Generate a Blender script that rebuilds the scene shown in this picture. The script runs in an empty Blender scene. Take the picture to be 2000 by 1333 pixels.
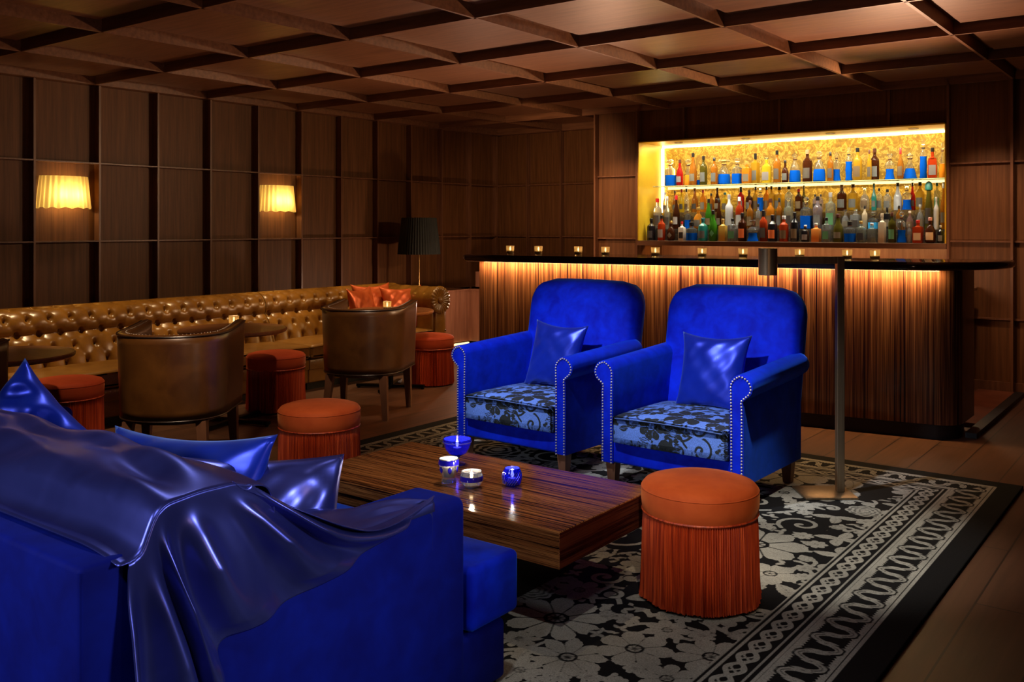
import bpy, bmesh, math, random
import numpy as np
from mathutils import Vector, Matrix, Euler
random.seed(7)
PI = math.pi
SC = bpy.context.scene
COL = SC.collection

# ------------------------------------------------------------------ camera
cam = bpy.data.cameras.new('camera')
cam.sensor_width = 36.0
cam.lens = 1819.5 / 2000 * 36
cam.shift_y = -(666.5 - 443.4) / 2000
cam.clip_start = 0.05
cam_o = bpy.data.objects.new('camera', cam)
COL.objects.link(cam_o)
cam_o.location = (0, 0, 1.4)
cam_o.rotation_euler = (PI / 2, 0, 0.6487)
SC.camera = cam_o
SC.view_settings.view_transform = 'Standard'
SC.view_settings.look = 'None'
SC.view_settings.gamma = 1.0
SC.view_settings.exposure = 0.0
SC.view_settings.use_curve_mapping = False
SC.cycles.use_denoising = True
SC.cycles.max_bounces = 8
SC.cycles.transmission_bounces = 8
SC.cycles.sample_clamp_indirect = 4.0
SC.cycles.caustics_reflective = False
SC.cycles.caustics_refractive = False
w = bpy.data.worlds.new('world')
SC.world = w
w.use_nodes = True
w.node_tree.nodes['Background'].inputs[0].default_value = (1.0, 0.62, 0.38, 1)
w.node_tree.nodes['Background'].inputs[1].default_value = 0.0

# ------------------------------------------------------------------ lights
def aim(o, target):
    d = Vector(target) - o.location
    o.rotation_euler = d.to_track_quat('-Z', 'Y').to_euler()
def spot(name, loc, target, power, deg=40, blend=0.6, size=0.04, color=(1, .78, .55)):
    l = bpy.data.lights.new(name, 'SPOT')
    l.energy = power; l.spot_size = math.radians(deg); l.spot_blend = blend
    l.shadow_soft_size = size; l.color = color
    o = bpy.data.objects.new(name, l); COL.objects.link(o); o.location = loc; aim(o, target)
    return o
def area(name, loc, target, power, sx, sy, color=(1, .7, .4), spread=180):
    l = bpy.data.lights.new(name, 'AREA')
    l.shape = 'RECTANGLE'; l.size = sx; l.size_y = sy; l.energy = power; l.color = color
    l.spread = math.radians(spread)
    o = bpy.data.objects.new(name, l); COL.objects.link(o); o.location = loc; aim(o, target)
    return o
def point(name, loc, power, r=0.02, color=(1, .7, .4)):
    l = bpy.data.lights.new(name, 'POINT')
    l.energy = power; l.shadow_soft_size = r; l.color = color
    o = bpy.data.objects.new(name, l); COL.objects.link(o); o.location = loc
    return o
WARM = (1, .74, .48)
COOL = (.80, .86, 1.0)
HZ = 2.50
# downlights over the seating group, with added fill spots among them
spot('downlight_armchair_left', (-3.3, 3.0, HZ), (-3.28, 4.68, .50), 300, 35, .8, .05, COOL)
spot('downlight_armchair_right', (-2.55, 2.9, HZ), (-2.20, 4.66, .52), 300, 35, .8, .05, COOL)
spot('front_pouf_fill', (-.55, 1.45, 2.4), (-1.56, 3.27, .25), 110, 15, .7, .03, (1, .76, .55))  # added frontal fill that brightens the fringe, no fixture there
spot('downlight_pouf_top', (-1.9, 2.8, HZ), (-1.58, 3.27, .42), 40, 16, .8, .03, (1, .76, .55))
spot('downlight_rug', (-1.5, 3.6, HZ), (-1.42, 4.1, 0), 165, 40, .7, .03, (1, .93, .84))
spot('downlight_rug_front', (-1.5, 2.1, HZ), (-1.6, 2.4, 0), 32, 50, .8, .04, (1, .95, .9))
spot('downlight_coffee_table', (-2.6, 3.6, HZ), (-2.45, 3.05, .3), 55, 44, .8, .03, WARM)
spot('downlight_middle_pouf', (-2.9, 2.3, HZ), (-3.84, 3.35, .25), 85, 18, .8, .03, (1, .76, .55))
spot('downlight_blue_sofa', (-.9, -.2, HZ), (-1.75, 1.3, .65), 45, 44, .9, .12, COOL)
spot('throw_fill_right', (1.9, 2.2, 1.9), (-1.65, 1.5, .60), 330, 26, .9, .30, COOL)  # added off-frame fill for highlights on the throw folds, not a lamp
spot('throw_fill_rear', (-2.6, -1.9, 2.1), (-2.4, 1.0, .60), 300, 46, .9, .30, COOL)  # added fill from behind the camera for throw hump and sofa back
spot('downlight_sofa_far', (-3.2, 2.2, HZ), (-2.7, 1.5, .6), 45, 60, .9, .06, COOL)
# downlights over the banquette
for i, (y, p) in enumerate(((2.3, 60), (3.6, 80), (4.9, 70), (5.9, 75), (6.9, 70))):
    spot('downlight_banquette', (-6.35, y, HZ), (-6.6, y + .1, .3), p * 1.25, 62, .8, .03, (1, .70, .36))
for i, (x, y, p) in enumerate(((-5.1, 5.3, 30), (-5.2, 6.7, 38), (-4.6, 7.6, 30))):
    spot('downlight_barrel_chairs', (x, y, HZ), (x - .15, y + .3, .3), p, 60, .8, .04, (1, .72, .48))
spot('downlight_barrel_chair_near', (-3.5, 2.1, HZ), (-4.75, 3.1, .5), 190, 26, .8, .12, (1, .72, .48))
spot('downlight_barrel_chair_far', (-4.0, 3.9, HZ), (-5.05, 4.9, .5), 110, 26, .8, .12, (1, .72, .48))
for x, y in ((-5.763, 4.603), (-5.62, 6.19), (-5.813, 2.997)):
    spot('downlight_banquette_pouf', (x + .85, y - .30, HZ), (x, y, .25), 55, 17, .8, .04, (1, .72, .48))
# added fill spots without fixtures that lift the coffered ceiling, walls and recess
spot('bar_end_light_wall', (-1.6, 7.9, 2.35), (-7.8, 5.0, 1.4), 185, 75, .9, .06, (1, .64, .36))
spot('recess_fill', (-5.3, 6.9, 2.45), (-6.6, 10, 1.2), 115, 75, .9, .04, (1, .62, .36))
spot('ceiling_fill_right', (-1.9, 7.55, 1.12), (-1.9, 4.6, 2.7), 330, 110, 1, .02, (1, .56, .34))
spot('ceiling_fill_left', (-4.3, 7.20, 1.12), (-5.0, 4.4, 2.7), 170, 110, 1, .02, (1, .56, .34))
spot('ceiling_fill_front', (.8, .8, .9), (-2.6, 2.6, 2.7), 48, 95, 1, .1, (1, .60, .36))
spot('wall_left_of_niche', (-4.95, 7.9, HZ), (-5.2, 8.75, 1.45), 62, 60, .9, .04, (1, .60, .38))
spot('wall_right_of_niche', (-1.55, 7.9, HZ), (-1.55, 8.75, 1.3), 52, 60, .9, .04, (1, .60, .38))
spot('bar_wall_wash', (-.7, 7.7, 2.5), (-1.2, 8.7, 1.1), 16, 80, .9, .1, (1, .60, .40))

# ------------------------------------------------------------------ materials
MATS = {}
def nmat(name):
    m = bpy.data.materials.new(name); m.use_nodes = True
    nt = m.node_tree
    b = nt.nodes['Principled BSDF']
    return m, nt, b
def setp(b, **k):
    names = dict(color='Base Color', rough='Roughness', metal='Metallic', spec='Specular IOR Level', ior='IOR',
                 trans='Transmission Weight', sheen='Sheen Weight', sheen_tint='Sheen Tint', sheen_rough='Sheen Roughness',
                 coat='Coat Weight', coat_rough='Coat Roughness', emit='Emission Color', estr='Emission Strength',
                 aniso='Anisotropic', sss='Subsurface Weight', alpha='Alpha')
    for kk, v in k.items():
        s = b.inputs[names[kk]]
        if isinstance(v, tuple) and len(v) == 3: v = v + (1,)
        s.default_value = v
def simple(name, **k):
    if name in MATS: return MATS[name]
    m, nt, b = nmat(name); setp(b, **k); MATS[name] = m
    return m
def ramp(nt, stops, interp='LINEAR'):
    r = nt.nodes.new('ShaderNodeValToRGB'); r.color_ramp.interpolation = interp
    e = r.color_ramp.elements
    while len(e) < len(stops): e.new(0.5)
    for el, (p, c) in zip(e, stops): el.position = p; el.color = tuple(c) + (1,)
    return r
def coords(nt, scale, rot=(0, 0, 0), kind='Object'):
    tc = nt.nodes.new('ShaderNodeTexCoord'); mp = nt.nodes.new('ShaderNodeMapping')
    mp.inputs['Scale'].default_value = scale; mp.inputs['Rotation'].default_value = rot
    nt.links.new(tc.outputs[kind], mp.inputs['Vector'])
    return mp
def noise(nt, vec, scale=1.0, detail=4, rough=.6, dist=0.0):
    n = nt.nodes.new('ShaderNodeTexNoise')
    n.inputs['Scale'].default_value = scale; n.inputs['Detail'].default_value = detail
    n.inputs['Roughness'].default_value = rough; n.inputs['Distortion'].default_value = dist
    nt.links.new(vec, n.inputs['Vector'])
    return n
def bump(nt, b, h, strength=.3, dist=.01):
    bp = nt.nodes.new('ShaderNodeBump'); bp.inputs['Strength'].default_value = strength; bp.inputs['Distance'].default_value = dist
    nt.links.new(h, bp.inputs['Height']); nt.links.new(bp.outputs[0], b.inputs['Normal'])
def grainy(name, scale, stops, rough=.45, bmp=0.0, detail=5, dist=.0, **k):
    if name in MATS: return MATS[name]
    m, nt, b = nmat(name)
    mp = coords(nt, scale); n = noise(nt, mp.outputs[0], 1.0, detail, .62, dist)
    r = ramp(nt, stops); nt.links.new(n.outputs['Fac'], r.inputs[0]); nt.links.new(r.outputs[0], b.inputs['Base Color'])
    setp(b, rough=rough, **k)
    if bmp: bump(nt, b, n.outputs['Fac'], bmp)
    MATS[name] = m
    return m
def velvet(name, c1, c2, tint, rough=.75, scale=9, sheen=.8):
    if name in MATS: return MATS[name]
    m, nt, b = nmat(name)
    mp = coords(nt, (1, 1, 1)); n = noise(nt, mp.outputs[0], scale, 3, .6, .3)
    r = ramp(nt, [(.32, c1), (.72, c2)]); nt.links.new(n.outputs['Fac'], r.inputs[0]); nt.links.new(r.outputs[0], b.inputs['Base Color'])
    setp(b, rough=rough, sheen=sheen, sheen_tint=tint, sheen_rough=.35, spec=.15)
    MATS[name] = m
    return m

wall_wood = grainy('walnut_veneer_panel', (38, 38, 1.6), [(.30, (.095, .039, .012)), (.55, (.150, .063, .021)), (.75, (.195, .085, .029))], .48, .05, spec=.3)
batten_wood = grainy('walnut_batten', (30, 30, 2), [(.3, (.11, .045, .020)), (.7, (.22, .098, .046))], .35)
ceil_wood = grainy('ceiling_veneer', (3, 34, 34), [(.30, (.135, .056, .026)), (.55, (.21, .092, .042)), (.8, (.27, .122, .058))], .40, .03)
cab_wood = grainy('cabinet_veneer', (30, 30, 2), [(.3, (.20, .085, .045)), (.7, (.34, .16, .09))], .4)
gloss_wood = simple('dark_lacquered_counter', color=(.018, .008, .006), rough=.09, coat=.6, coat_rough=.04)
def ebony(name, scale, stops=None, rough=.16):
    if name in MATS: return MATS[name]
    m, nt, b = nmat(name)
    mp = coords(nt, scale); n = noise(nt, mp.outputs[0], 1.0, 3, .75, .15)
    mp2 = coords(nt, tuple(s * .22 for s in scale)); n2 = noise(nt, mp2.outputs[0], 1.0, 2, .5, 0)
    mx = nt.nodes.new('ShaderNodeMath'); mx.operation = 'MULTIPLY_ADD'; mx.inputs[1].default_value = .45; 
    nt.links.new(n2.outputs['Fac'], mx.inputs[0]); nt.links.new(n.outputs['Fac'], mx.inputs[2])
    r = ramp(nt, stops or [(.56, (.006, .003, .003)), (.63, (.07, .024, .010)), (.68, (.50, .18, .050)), (.73, (.08, .028, .012)), (.79, (.60, .24, .07)), (.88, (.14, .05, .018))])
    nt.links.new(mx.outputs[0], r.inputs[0]); nt.links.new(r.outputs[0], b.inputs['Base Color'])
    setp(b, rough=rough, coat=.10, coat_rough=.05, spec=.28)
    MATS[name] = m
    return m
ebony_table = ebony('macassar_ebony_table', (.8, 78, 78))
ebony_table_end = ebony('macassar_ebony_table_end', (78, 1.2, 78), [(.56, (.004, .002, .002)), (.68, (.05, .012, .010)), (.80, (.16, .045, .022))])
ebony_bar = ebony('macassar_ebony_bar_front', (52, 52, .35),
                  [(.55, (.010, .003, .004)), (.64, (.045, .014, .010)), (.70, (.17, .066, .026)), (.76, (.035, .012, .009)), (.83, (.26, .11, .045)), (.92, (.05, .018, .012))], .20)
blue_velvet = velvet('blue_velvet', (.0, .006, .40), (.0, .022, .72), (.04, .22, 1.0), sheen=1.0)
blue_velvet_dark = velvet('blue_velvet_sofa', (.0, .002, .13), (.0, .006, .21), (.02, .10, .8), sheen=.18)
orange_velvet = velvet('orange_velvet', (.52, .080, .016), (.68, .125, .026), (1.0, .42, .16), .7, 7, .5)
orange_dark = velvet('rust_velvet', (.42, .050, .015), (.52, .075, .02), (1.0, .35, .14), .7, 7, .45)
fringe_mat = grainy('orange_silk_fringe', (130, 130, 1), [(.35, (.24, .020, .006)), (.5, (.46, .050, .010)), (.68, (.74, .115, .022))], .45, .1)
blue_satin = grainy('blue_satin', (5, 5, 5), [(.3, (.0, .012, .34)), (.7, (.006, .030, .50))], .34, .02, 3, .4, metal=.45, sheen=.3, sheen_tint=(.3, .5, 1, 1))
navy_satin = grainy('navy_satin_throw', (3, 3, 3), [(.3, (.060, .068, .34)), (.7, (.11, .125, .56))], .33, .012, 3, .6, metal=.85)
orange_satin = grainy('copper_orange_satin', (5, 5, 5), [(.3, (.55, .085, .02)), (.7, (.75, .17, .05))], .3, .1, 3, .4, metal=.4)
gold_leather = grainy('antique_gold_leather', (6, 6, 6), [(.3, (.15, .060, .008)), (.7, (.29, .130, .018))], .27, .02, 5, .2, spec=.7)
seat_leather = grainy('tan_leather_seat', (7, 7, 7), [(.3, (.17, .070, .010)), (.7, (.28, .13, .022))], .36, .1, 5, .2)
brown_leather = grainy('brown_leather', (7, 7, 7), [(.3, (.065, .023, .005)), (.7, (.135, .053, .011))], .33, .06, 6, .4, coat=.55, coat_rough=.30)
chair_leg = grainy('dark_stained_leg', (20, 20, 3), [(.3, (.10, .042, .022)), (.7, (.19, .085, .045))], .35)
cherry_leg = grainy('cherry_leg', (20, 20, 3), [(.3, (.16, .065, .032)), (.7, (.26, .11, .06))], .4)
black_metal = simple('black_metal', color=(.008, .008, .008), rough=.35, metal=.8)
black_wood = simple('black_plinth', color=(.006, .005, .005), rough=.5)
bronze = grainy('brushed_bronze', (60, 60, 2), [(.3, (.22, .15, .085)), (.7, (.34, .24, .14))], .36, .03, metal=.75)
brass = simple('polished_brass', color=(.75, .52, .2), rough=.22, metal=1.0)
nail_metal = simple('nickel_nailhead', color=(.62, .56, .48), rough=.35, metal=.5)
top_wood = grainy('mahogany_table_top', (3, 30, 30), [(.3, (.22, .075, .024)), (.7, (.36, .135, .045))], .3)
shade_black = grainy('black_pleated_fabric', (30, 30, 4), [(.3, (.010, .013, .010)), (.7, (.022, .027, .021))], .8)
wax = simple('candle_wax', color=(.85, .8, .68), rough=.4, sss=.0)
wick_flame = simple('candle_flame', color=(1, .7, .3), emit=(1, .72, .38), estr=34)
glass = simple('clear_glass', color=(1, 1, 1), rough=.02, trans=1.0, ior=1.35)
def votive_mat():
    m, nt, b = nmat('warm_votive_glass')
    setp(b, color=(1, .93, .78), rough=.08, trans=.95, ior=1.3)
    tr = nt.nodes.new('ShaderNodeBsdfTranslucent'); tr.inputs[0].default_value = (1, .78, .42, 1)
    mx = nt.nodes.new('ShaderNodeMixShader'); mx.inputs[0].default_value = .35
    out_ = nt.nodes['Material Output']
    nt.links.new(b.outputs[0], mx.inputs[1]); nt.links.new(tr.outputs[0], mx.inputs[2]); nt.links.new(mx.outputs[0], out_.inputs[0])
    return m
votive_glass = votive_mat()
led = simple('warm_led_strip', color=(1, .85, .5), emit=(1, .80, .42), estr=9.0)
led_soft = simple('warm_led_strip_dim', color=(1, .85, .5), emit=(1, .62, .26), estr=2.6)
shelf_wood = grainy('backbar_shelf_wood', (3, 40, 40), [(.3, (.13, .06, .03)), (.7, (.22, .11, .055))], .35)

def gold_leaf():
    m, nt, b = nmat('gold_leaf_wallpaper')
    mp = coords(nt, (1, 1, 1)); n = noise(nt, mp.outputs[0], 11, 6, .7, 1.8)
    r = ramp(nt, [(.36, (.20, .108, .008)), (.50, (.30, .18, .013)), (.55, (.62, .43, .08)), (.60, (.27, .155, .012))])
    nt.links.new(n.outputs['Fac'], r.inputs[0]); nt.links.new(r.outputs[0], b.inputs['Base Color'])
    setp(b, rough=.45, metal=.2)
    return m
gold_leaf = gold_leaf()
gold_paint = grainy('gold_painted_side', (3, 3, 3), [(.35, (.70, .44, .018)), (.65, (.80, .53, .028))], .4, metal=.15)

def floor_mat():
    m, nt, b = nmat('oak_plank_floor')
    mp = coords(nt, (1, 1, 1), (0, 0, PI / 2))
    br = nt.nodes.new('ShaderNodeTexBrick')
    br.inputs['Scale'].default_value = 1.0
    br.inputs['Mortar Size'].default_value = .004
    br.inputs['Brick Width'].default_value = 1.9
    br.inputs['Row Height'].default_value = .24
    br.offset = .37
    br.inputs['Color1'].default_value = (.085, .036, .019, 1)
    br.inputs['Color2'].default_value = (.120, .053, .028, 1)
    br.inputs['Mortar'].default_value = (.02, .011, .008, 1)
    nt.links.new(mp.outputs[0], br.inputs['Vector'])
    mp2 = coords(nt, (22, 1.4, 1)); n = noise(nt, mp2.outputs[0], 1, 6, .6, .5)
    r = ramp(nt, [(.3, (.72, .72, .72)), (.7, (1.18, 1.15, 1.1))])
    nt.links.new(n.outputs['Fac'], r.inputs[0])
    mx = nt.nodes.new('ShaderNodeMixRGB'); mx.blend_type = 'MULTIPLY'; mx.inputs[0].default_value = 1
    nt.links.new(br.outputs['Color'], mx.inputs[1]); nt.links.new(r.outputs[0], mx.inputs[2])
    nt.links.new(mx.outputs[0], b.inputs['Base Color'])
    setp(b, rough=.42)
    return m
floor_mat = floor_mat()

def field_mat(name, dark, light, lo=-.05, hi=.05, rough=.9, noise_amt=.0, mid=None):
    """two-colour woven pattern; the 'pattern' attribute is a signed distance"""
    m, nt, b = nmat(name)
    at = nt.nodes.new('ShaderNodeAttribute'); at.attribute_name = 'pattern'
    mr = nt.nodes.new('ShaderNodeMapRange'); mr.inputs[1].default_value = lo; mr.inputs[2].default_value = hi
    nt.links.new(at.outputs['Fac'], mr.inputs[0])
    mp = coords(nt, (1, 1, 1)); n = noise(nt, mp.outputs[0], 260, 2, .6)
    n2 = noise(nt, mp.outputs[0], 2.2, 3, .6)
    r = ramp(nt, [(.3, (.55, .55, .55)), (.7, (1.25, 1.25, 1.25))]); nt.links.new(n.outputs['Fac'], r.inputs[0])
    r2 = ramp(nt, [(.35, tuple(c * .72 for c in light)), (.6, light)]); nt.links.new(n2.outputs['Fac'], r2.inputs[0])
    mix = nt.nodes.new('ShaderNodeMixRGB'); mix.inputs[1].default_value = dark + (1,)
    nt.links.new(r2.outputs[0], mix.inputs[2]); nt.links.new(mr.outputs[0], mix.inputs[0])
    mul = nt.nodes.new('ShaderNodeMixRGB'); mul.blend_type = 'MULTIPLY'; mul.inputs[0].default_value = .8
    nt.links.new(mix.outputs[0], mul.inputs[1]); nt.links.new(r.outputs[0], mul.inputs[2])
    nt.links.new(mul.outputs[0], b.inputs['Base Color'])
    setp(b, rough=rough, spec=.1)
    bump(nt, b, mr.outputs[0], .25, .004)
    return m
rug_mat = field_mat('charcoal_and_grey_rug', (.010, .010, .010), (.40, .39, .33), -.0015, .0015)
damask_mat = field_mat('blue_damask_weave', (.030, .034, .036), (.15, .28, .80), -.0008, .0008, .6)

# ------------------------------------------------------------------ mesh helpers
class G:
    def __init__(s): s.v = []; s.f = []; s.m = []
    def add(s, v, f, mi=0, M=None):
        o = len(s.v)
        s.v += [tuple(M @ Vector(p)) for p in v] if M is not None else [tuple(p) for p in v]
        s.f += [tuple(i + o for i in q) for q in f]; s.m += [mi] * len(f)
        return s
    def box(s, x0, x1, y0, y1, z0, z1, mi=0, M=None):
        v = [(x0, y0, z0), (x1, y0, z0), (x1, y1, z0), (x0, y1, z0), (x0, y0, z1), (x1, y0, z1), (x1, y1, z1), (x0, y1, z1)]
        return s.add(v, [(0, 3, 2, 1), (4, 5, 6, 7), (0, 1, 5, 4), (1, 2, 6, 5), (2, 3, 7, 6), (3, 0, 4, 7)], mi, M)
    def rbox(s, x0, x1, y0, y1, z0, z1, r=.01, seg=3, mi=0, M=None, fn=None, sub=0):
        bm = bmesh.new(); bmesh.ops.create_cube(bm, size=1)
        for q in bm.verts:
            q.co = Vector(((x0 + x1) / 2 + q.co.x * (x1 - x0), (y0 + y1) / 2 + q.co.y * (y1 - y0), (z0 + z1) / 2 + q.co.z * (z1 - z0)))
        if sub: bmesh.ops.subdivide_edges(bm, edges=bm.edges[:], cuts=sub, use_grid_fill=True)
        if sub:
            ed = [e for e in bm.edges if len(e.link_faces) == 2 and e.calc_face_angle() > .5]
        else: ed = bm.edges[:]
        bmesh.ops.bevel(bm, geom=ed, offset=r, segments=seg, profile=.5, affect='EDGES')
        if fn:
            for q in bm.verts: q.co = Vector(fn(*q.co))
        bm.verts.index_update()
        s.add([q.co[:] for q in bm.verts], [tuple(l.vert.index for l in f.loops) for f in bm.faces], mi, M)
        bm.free(); return s
    def lathe(s, prof, n=24, cx=0, cy=0, mi=0, M=None, fr=None, cap=True):
        v = []; f = []
        for j, (r, z) in enumerate(prof):
            for i in range(n):
                a = 2 * PI * i / n
                rr = r if fr is None else fr(r, z, a, j)
                v.append((cx + rr * math.cos(a), cy + rr * math.sin(a), z))
        for j in range(len(prof) - 1):
            for i in range(n):
                k = (i + 1) % n
                f.append((j * n + i, j * n + k, (j + 1) * n + k, (j + 1) * n + i))
        if cap:
            f.append(tuple(range(n - 1, -1, -1))); f.append(tuple((len(prof) - 1) * n + i for i in range(n)))
        return s.add(v, f, mi, M)
    def tube(s, path, r, n=8, mi=0, M=None, closed=False):
        P = [Vector(p) for p in path]; v = []; f = []; N = len(P); up = None
        for j, p in enumerate(P):
            a = P[(j - 1) % N] if (closed or j > 0) else p
            b = P[(j + 1) % N] if (closed or j < N - 1) else p
            t = (b - a).normalized()
            if up is None: up = Vector((0, 0, 1)) if abs(t.z) < .9 else Vector((1, 0, 0))
            u = t.cross(up).normalized(); q = u.cross(t); up = q
            rr = r[j] if isinstance(r, (list, tuple)) else r
            for i in range(n):
                an = 2 * PI * i / n
                v.append(tuple(p + u * (rr * math.cos(an)) + q * (rr * math.sin(an))))
        for j in range(N if closed else N - 1):
            for i in range(n):
                k = (i + 1) % n; jj = (j + 1) % N
                f.append((j * n + i, j * n + k, jj * n + k, jj * n + i))
        if not closed:
            f.append(tuple(range(n - 1, -1, -1))); f.append(tuple((N - 1) * n + i for i in range(n)))
        return s.add(v, f, mi, M)
    def grid(s, fn, nu, nv, mi=0, M=None, flip=False):
        v = [fn(i / nu, j / nv) for j in range(nv + 1) for i in range(nu + 1)]
        f = []
        for j in range(nv):
            for i in range(nu):
                a = j * (nu + 1) + i; q = (a, a + 1, a + nu + 2, a + nu + 1)
                f.append(q[::-1] if flip else q)
        return s.add(v, f, mi, M)
    def prism(s, outline, z0, z1, bev=0, seg=3, mi=0, M=None):
        bm = bmesh.new()
        lo = [bm.verts.new((x, y, z0)) for x, y in outline]; hi = [bm.verts.new((x, y, z1)) for x, y in outline]
        n = len(outline)
        fb = bm.faces.new(lo[::-1]); ft = bm.faces.new(hi)
        for i in range(n): bm.faces.new((lo[i], lo[(i + 1) % n], hi[(i + 1) % n], hi[i]))
        if bev:
            bmesh.ops.bevel(bm, geom=list(fb.edges) + list(ft.edges), offset=bev, segments=seg, profile=.5, affect='EDGES')
        bm.normal_update(); bmesh.ops.recalc_face_normals(bm, faces=bm.faces[:]); bm.verts.index_update()
        s.add([q.co[:] for q in bm.verts], [tuple(l.vert.index for l in f.loops) for f in bm.faces], mi, M)
        bm.free(); return s
    def build(s, name, mats, parent=None, smooth=35, loc=None, rot=None):
        me = bpy.data.meshes.new(name); me.from_pydata(s.v, [], s.f)
        for m in (mats if isinstance(mats, (list, tuple)) else [mats]): me.materials.append(m)
        me.polygons.foreach_set('material_index', s.m)
        if smooth:
            me.polygons.foreach_set('use_smooth', [True] * len(s.f))
            me.update()
            if smooth < 180: me.set_sharp_from_angle(angle=math.radians(smooth))
        me.update()
        o = bpy.data.objects.new(name, me); COL.objects.link(o)
        if parent is not None: o.parent = parent
        if loc: o.location = loc
        if rot: o.rotation_euler = rot
        return o
def solid(o, t=.004, off=0):
    m = o.modifiers.new('thickness', 'SOLIDIFY'); m.thickness = t; m.offset = off
    return o
def thing(name, label, cat, loc=(0, 0, 0), rz=0, group=None):
    o = bpy.data.objects.new(name, None); COL.objects.link(o)
    o.empty_display_size = .1
    o.location = loc; o.rotation_euler = (0, 0, rz); o['label'] = label; o['category'] = cat
    if group: o['group'] = group
    return o
def tag(o, label, cat, group=None):
    o['label'] = label; o['category'] = cat
    if group: o['group'] = group
    return o
def struct(o): o['kind'] = 'structure'; return o
def kids(o): return [c for c in bpy.data.objects if c.parent == o]
def copy_tree(o, parent=None):
    c = o.copy(); COL.objects.link(c); c.parent = parent
    for ch in kids(o): copy_tree(ch, c)
    return c
def dup(root, loc, rz, label):
    c = copy_tree(root); c.location = loc; c.rotation_euler = (0, 0, rz); c['label'] = label
    return c
def pillow_geo(w, h, t, n=34, pinch=.12, wr=.003, seed=0):
    rnd = random.Random(seed); ph = [rnd.uniform(0, 6) for _ in range(8)]
    g = G()
    def P(u, v, sgn):
        x, y = 2 * u - 1, 2 * v - 1
        e = max(0, (1 - abs(x) ** 2.6)) ** .55 * max(0, (1 - abs(y) ** 2.6)) ** .55
        wv = wr * (math.sin(9 * x + ph[0] + 3 * y) * math.cos(6 * y + ph[1]) + .7 * math.sin(15 * x * y + ph[2]) + .6 * math.sin(12 * (x - y) + ph[3]))
        wv *= (1 - abs(x) ** 6) * (1 - abs(y) ** 6)
        px = w / 2 * x * (1 - pinch * (1 - y * y) * abs(x) ** 3)
        pz = h / 2 * y * (1 - pinch * (1 - x * x) * abs(y) ** 3)
        return (px, sgn * (t / 2 * e) + wv, pz)
    g.grid(lambda u, v: P(u, v, -1), n, n)
    g.grid(lambda u, v: P(u, v, 1), n, n, flip=True)
    return g
def weld(o, d=.0008):
    m = o.modifiers.new('weld', 'WELD'); m.merge_threshold = d
    return o

# ================================================================== ROOM
ZC = 2.635            # underside of ceiling battens
ZP = ZC + .085        # ceiling panels
XL = -7.88            # face of left wall panels (battens come out to -7.80)
YB = 8.78             # face of bar wall panels (battens out to 8.70)
YR = 10.03            # recess back wall
XR, YF = 3.4, -2.6
struct(G().box(-8.2, XR, YF, 10.3, -.1, 0).build('floor', floor_mat, smooth=0))
struct(G().box(-8.2, XR, YF, 10.3, ZP, ZP + .1).build('ceiling', ceil_wood, smooth=0))
struct(G().box(XL - .2, XL, YF, 10.3, 0, ZP).build('wall_left', wall_wood, smooth=0))
g = G()
# bar wall with the opening for the bottle niche, and the return wall of the recess
NX0, NX1, NZ0, NZ1 = -4.925, -1.88, .86, 2.305
g.box(-5.47, NX0, YB, YB + .9, 0, ZP).box(NX1, XR, YB, YB + .9, 0, ZP).box(NX0, NX1, YB, YB + .9, NZ1, ZP).box(NX0, NX1, YB, YB + .9, 0, NZ0)
struct(g.build('wall_back', wall_wood, smooth=0))
struct(G().box(XL, -5.47, YR, YR + .2, 0, ZP).box(-5.56, -5.47, YB + .9, YR + .2, 0, ZP).build('wall_recess', wall_wood, smooth=0))
struct(G().box(XR, XR + .2, YF, 10.3, 0, ZP).build('wall_right', wall_wood, smooth=0))
struct(G().box(-8.2, XR, YF - .2, YF, 0, ZP).build('wall_front', wall_wood, smooth=0))
# battens on the left wall: verticals every .564 m, rails at 1.275 and 1.95
g = G()
for k in range(-11, 12):
    y = 3.755 + .5645 * k
    if y < 9.97: g.box(XL, -7.80, y - .009, y + .009, 0, ZC)
for z in (.62, 1.275, 1.955): g.box(XL, -7.803, YF, YR, z - .006, z + .006)
struct(g.build('trim_1', batten_wood, smooth=0))
g = G()
for x in (-5.46, -4.935, -1.865, -1.372, -.85, -.33, .19, .71, 1.23, 1.75, 2.27, 2.79): g.box(x - .010, x + .010, YB - .08, YB, 0, ZC)
for x in (-4.41, -3.39, -2.37): g.box(x - .010, x + .010, YB - .03, YB, NZ1, ZC)
for z in (.62, 1.275, 1.95):
    g.box(-5.46, -4.935, YB - .03, YB, z - .007, z + .007).box(-1.865, XR, YB - .03, YB, z - .007, z + .007)
struct(g.build('trim_2', batten_wood, smooth=0))
g = G()
for x in (-7.305, -6.765, -6.22, -5.68): g.box(x - .009, x + .009, YR - .08, YR, 0, ZC)
for z in (.62, 1.275, 1.955): g.box(XL, -5.47, YR - .04, YR, z - .007, z + .007)
struct(g.build('trim_3', batten_wood, smooth=0))
# ceiling coffers: thin deep battens
g = G()
X0, DX, Y0c, DY = -7.789, 1.0704, 3.144, 1.1184
for m in range(1, 11):
    x = X0 + DX * m
    g.box(x - .010, x + .010, YF, YR if x < -5.6 else YB, ZC, ZP)
for n in range(-5, 6):
    y = Y0c + DY * n
    g.box(XL, XR, y - .010, y + .010, ZC, ZP)
g.box(XL, -5.47, YR - .12, YR, ZC, ZP).box(XL, -7.76, YF, YR, ZC, ZP)
struct(g.build('trim_4', ceil_wood, smooth=0))
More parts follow.
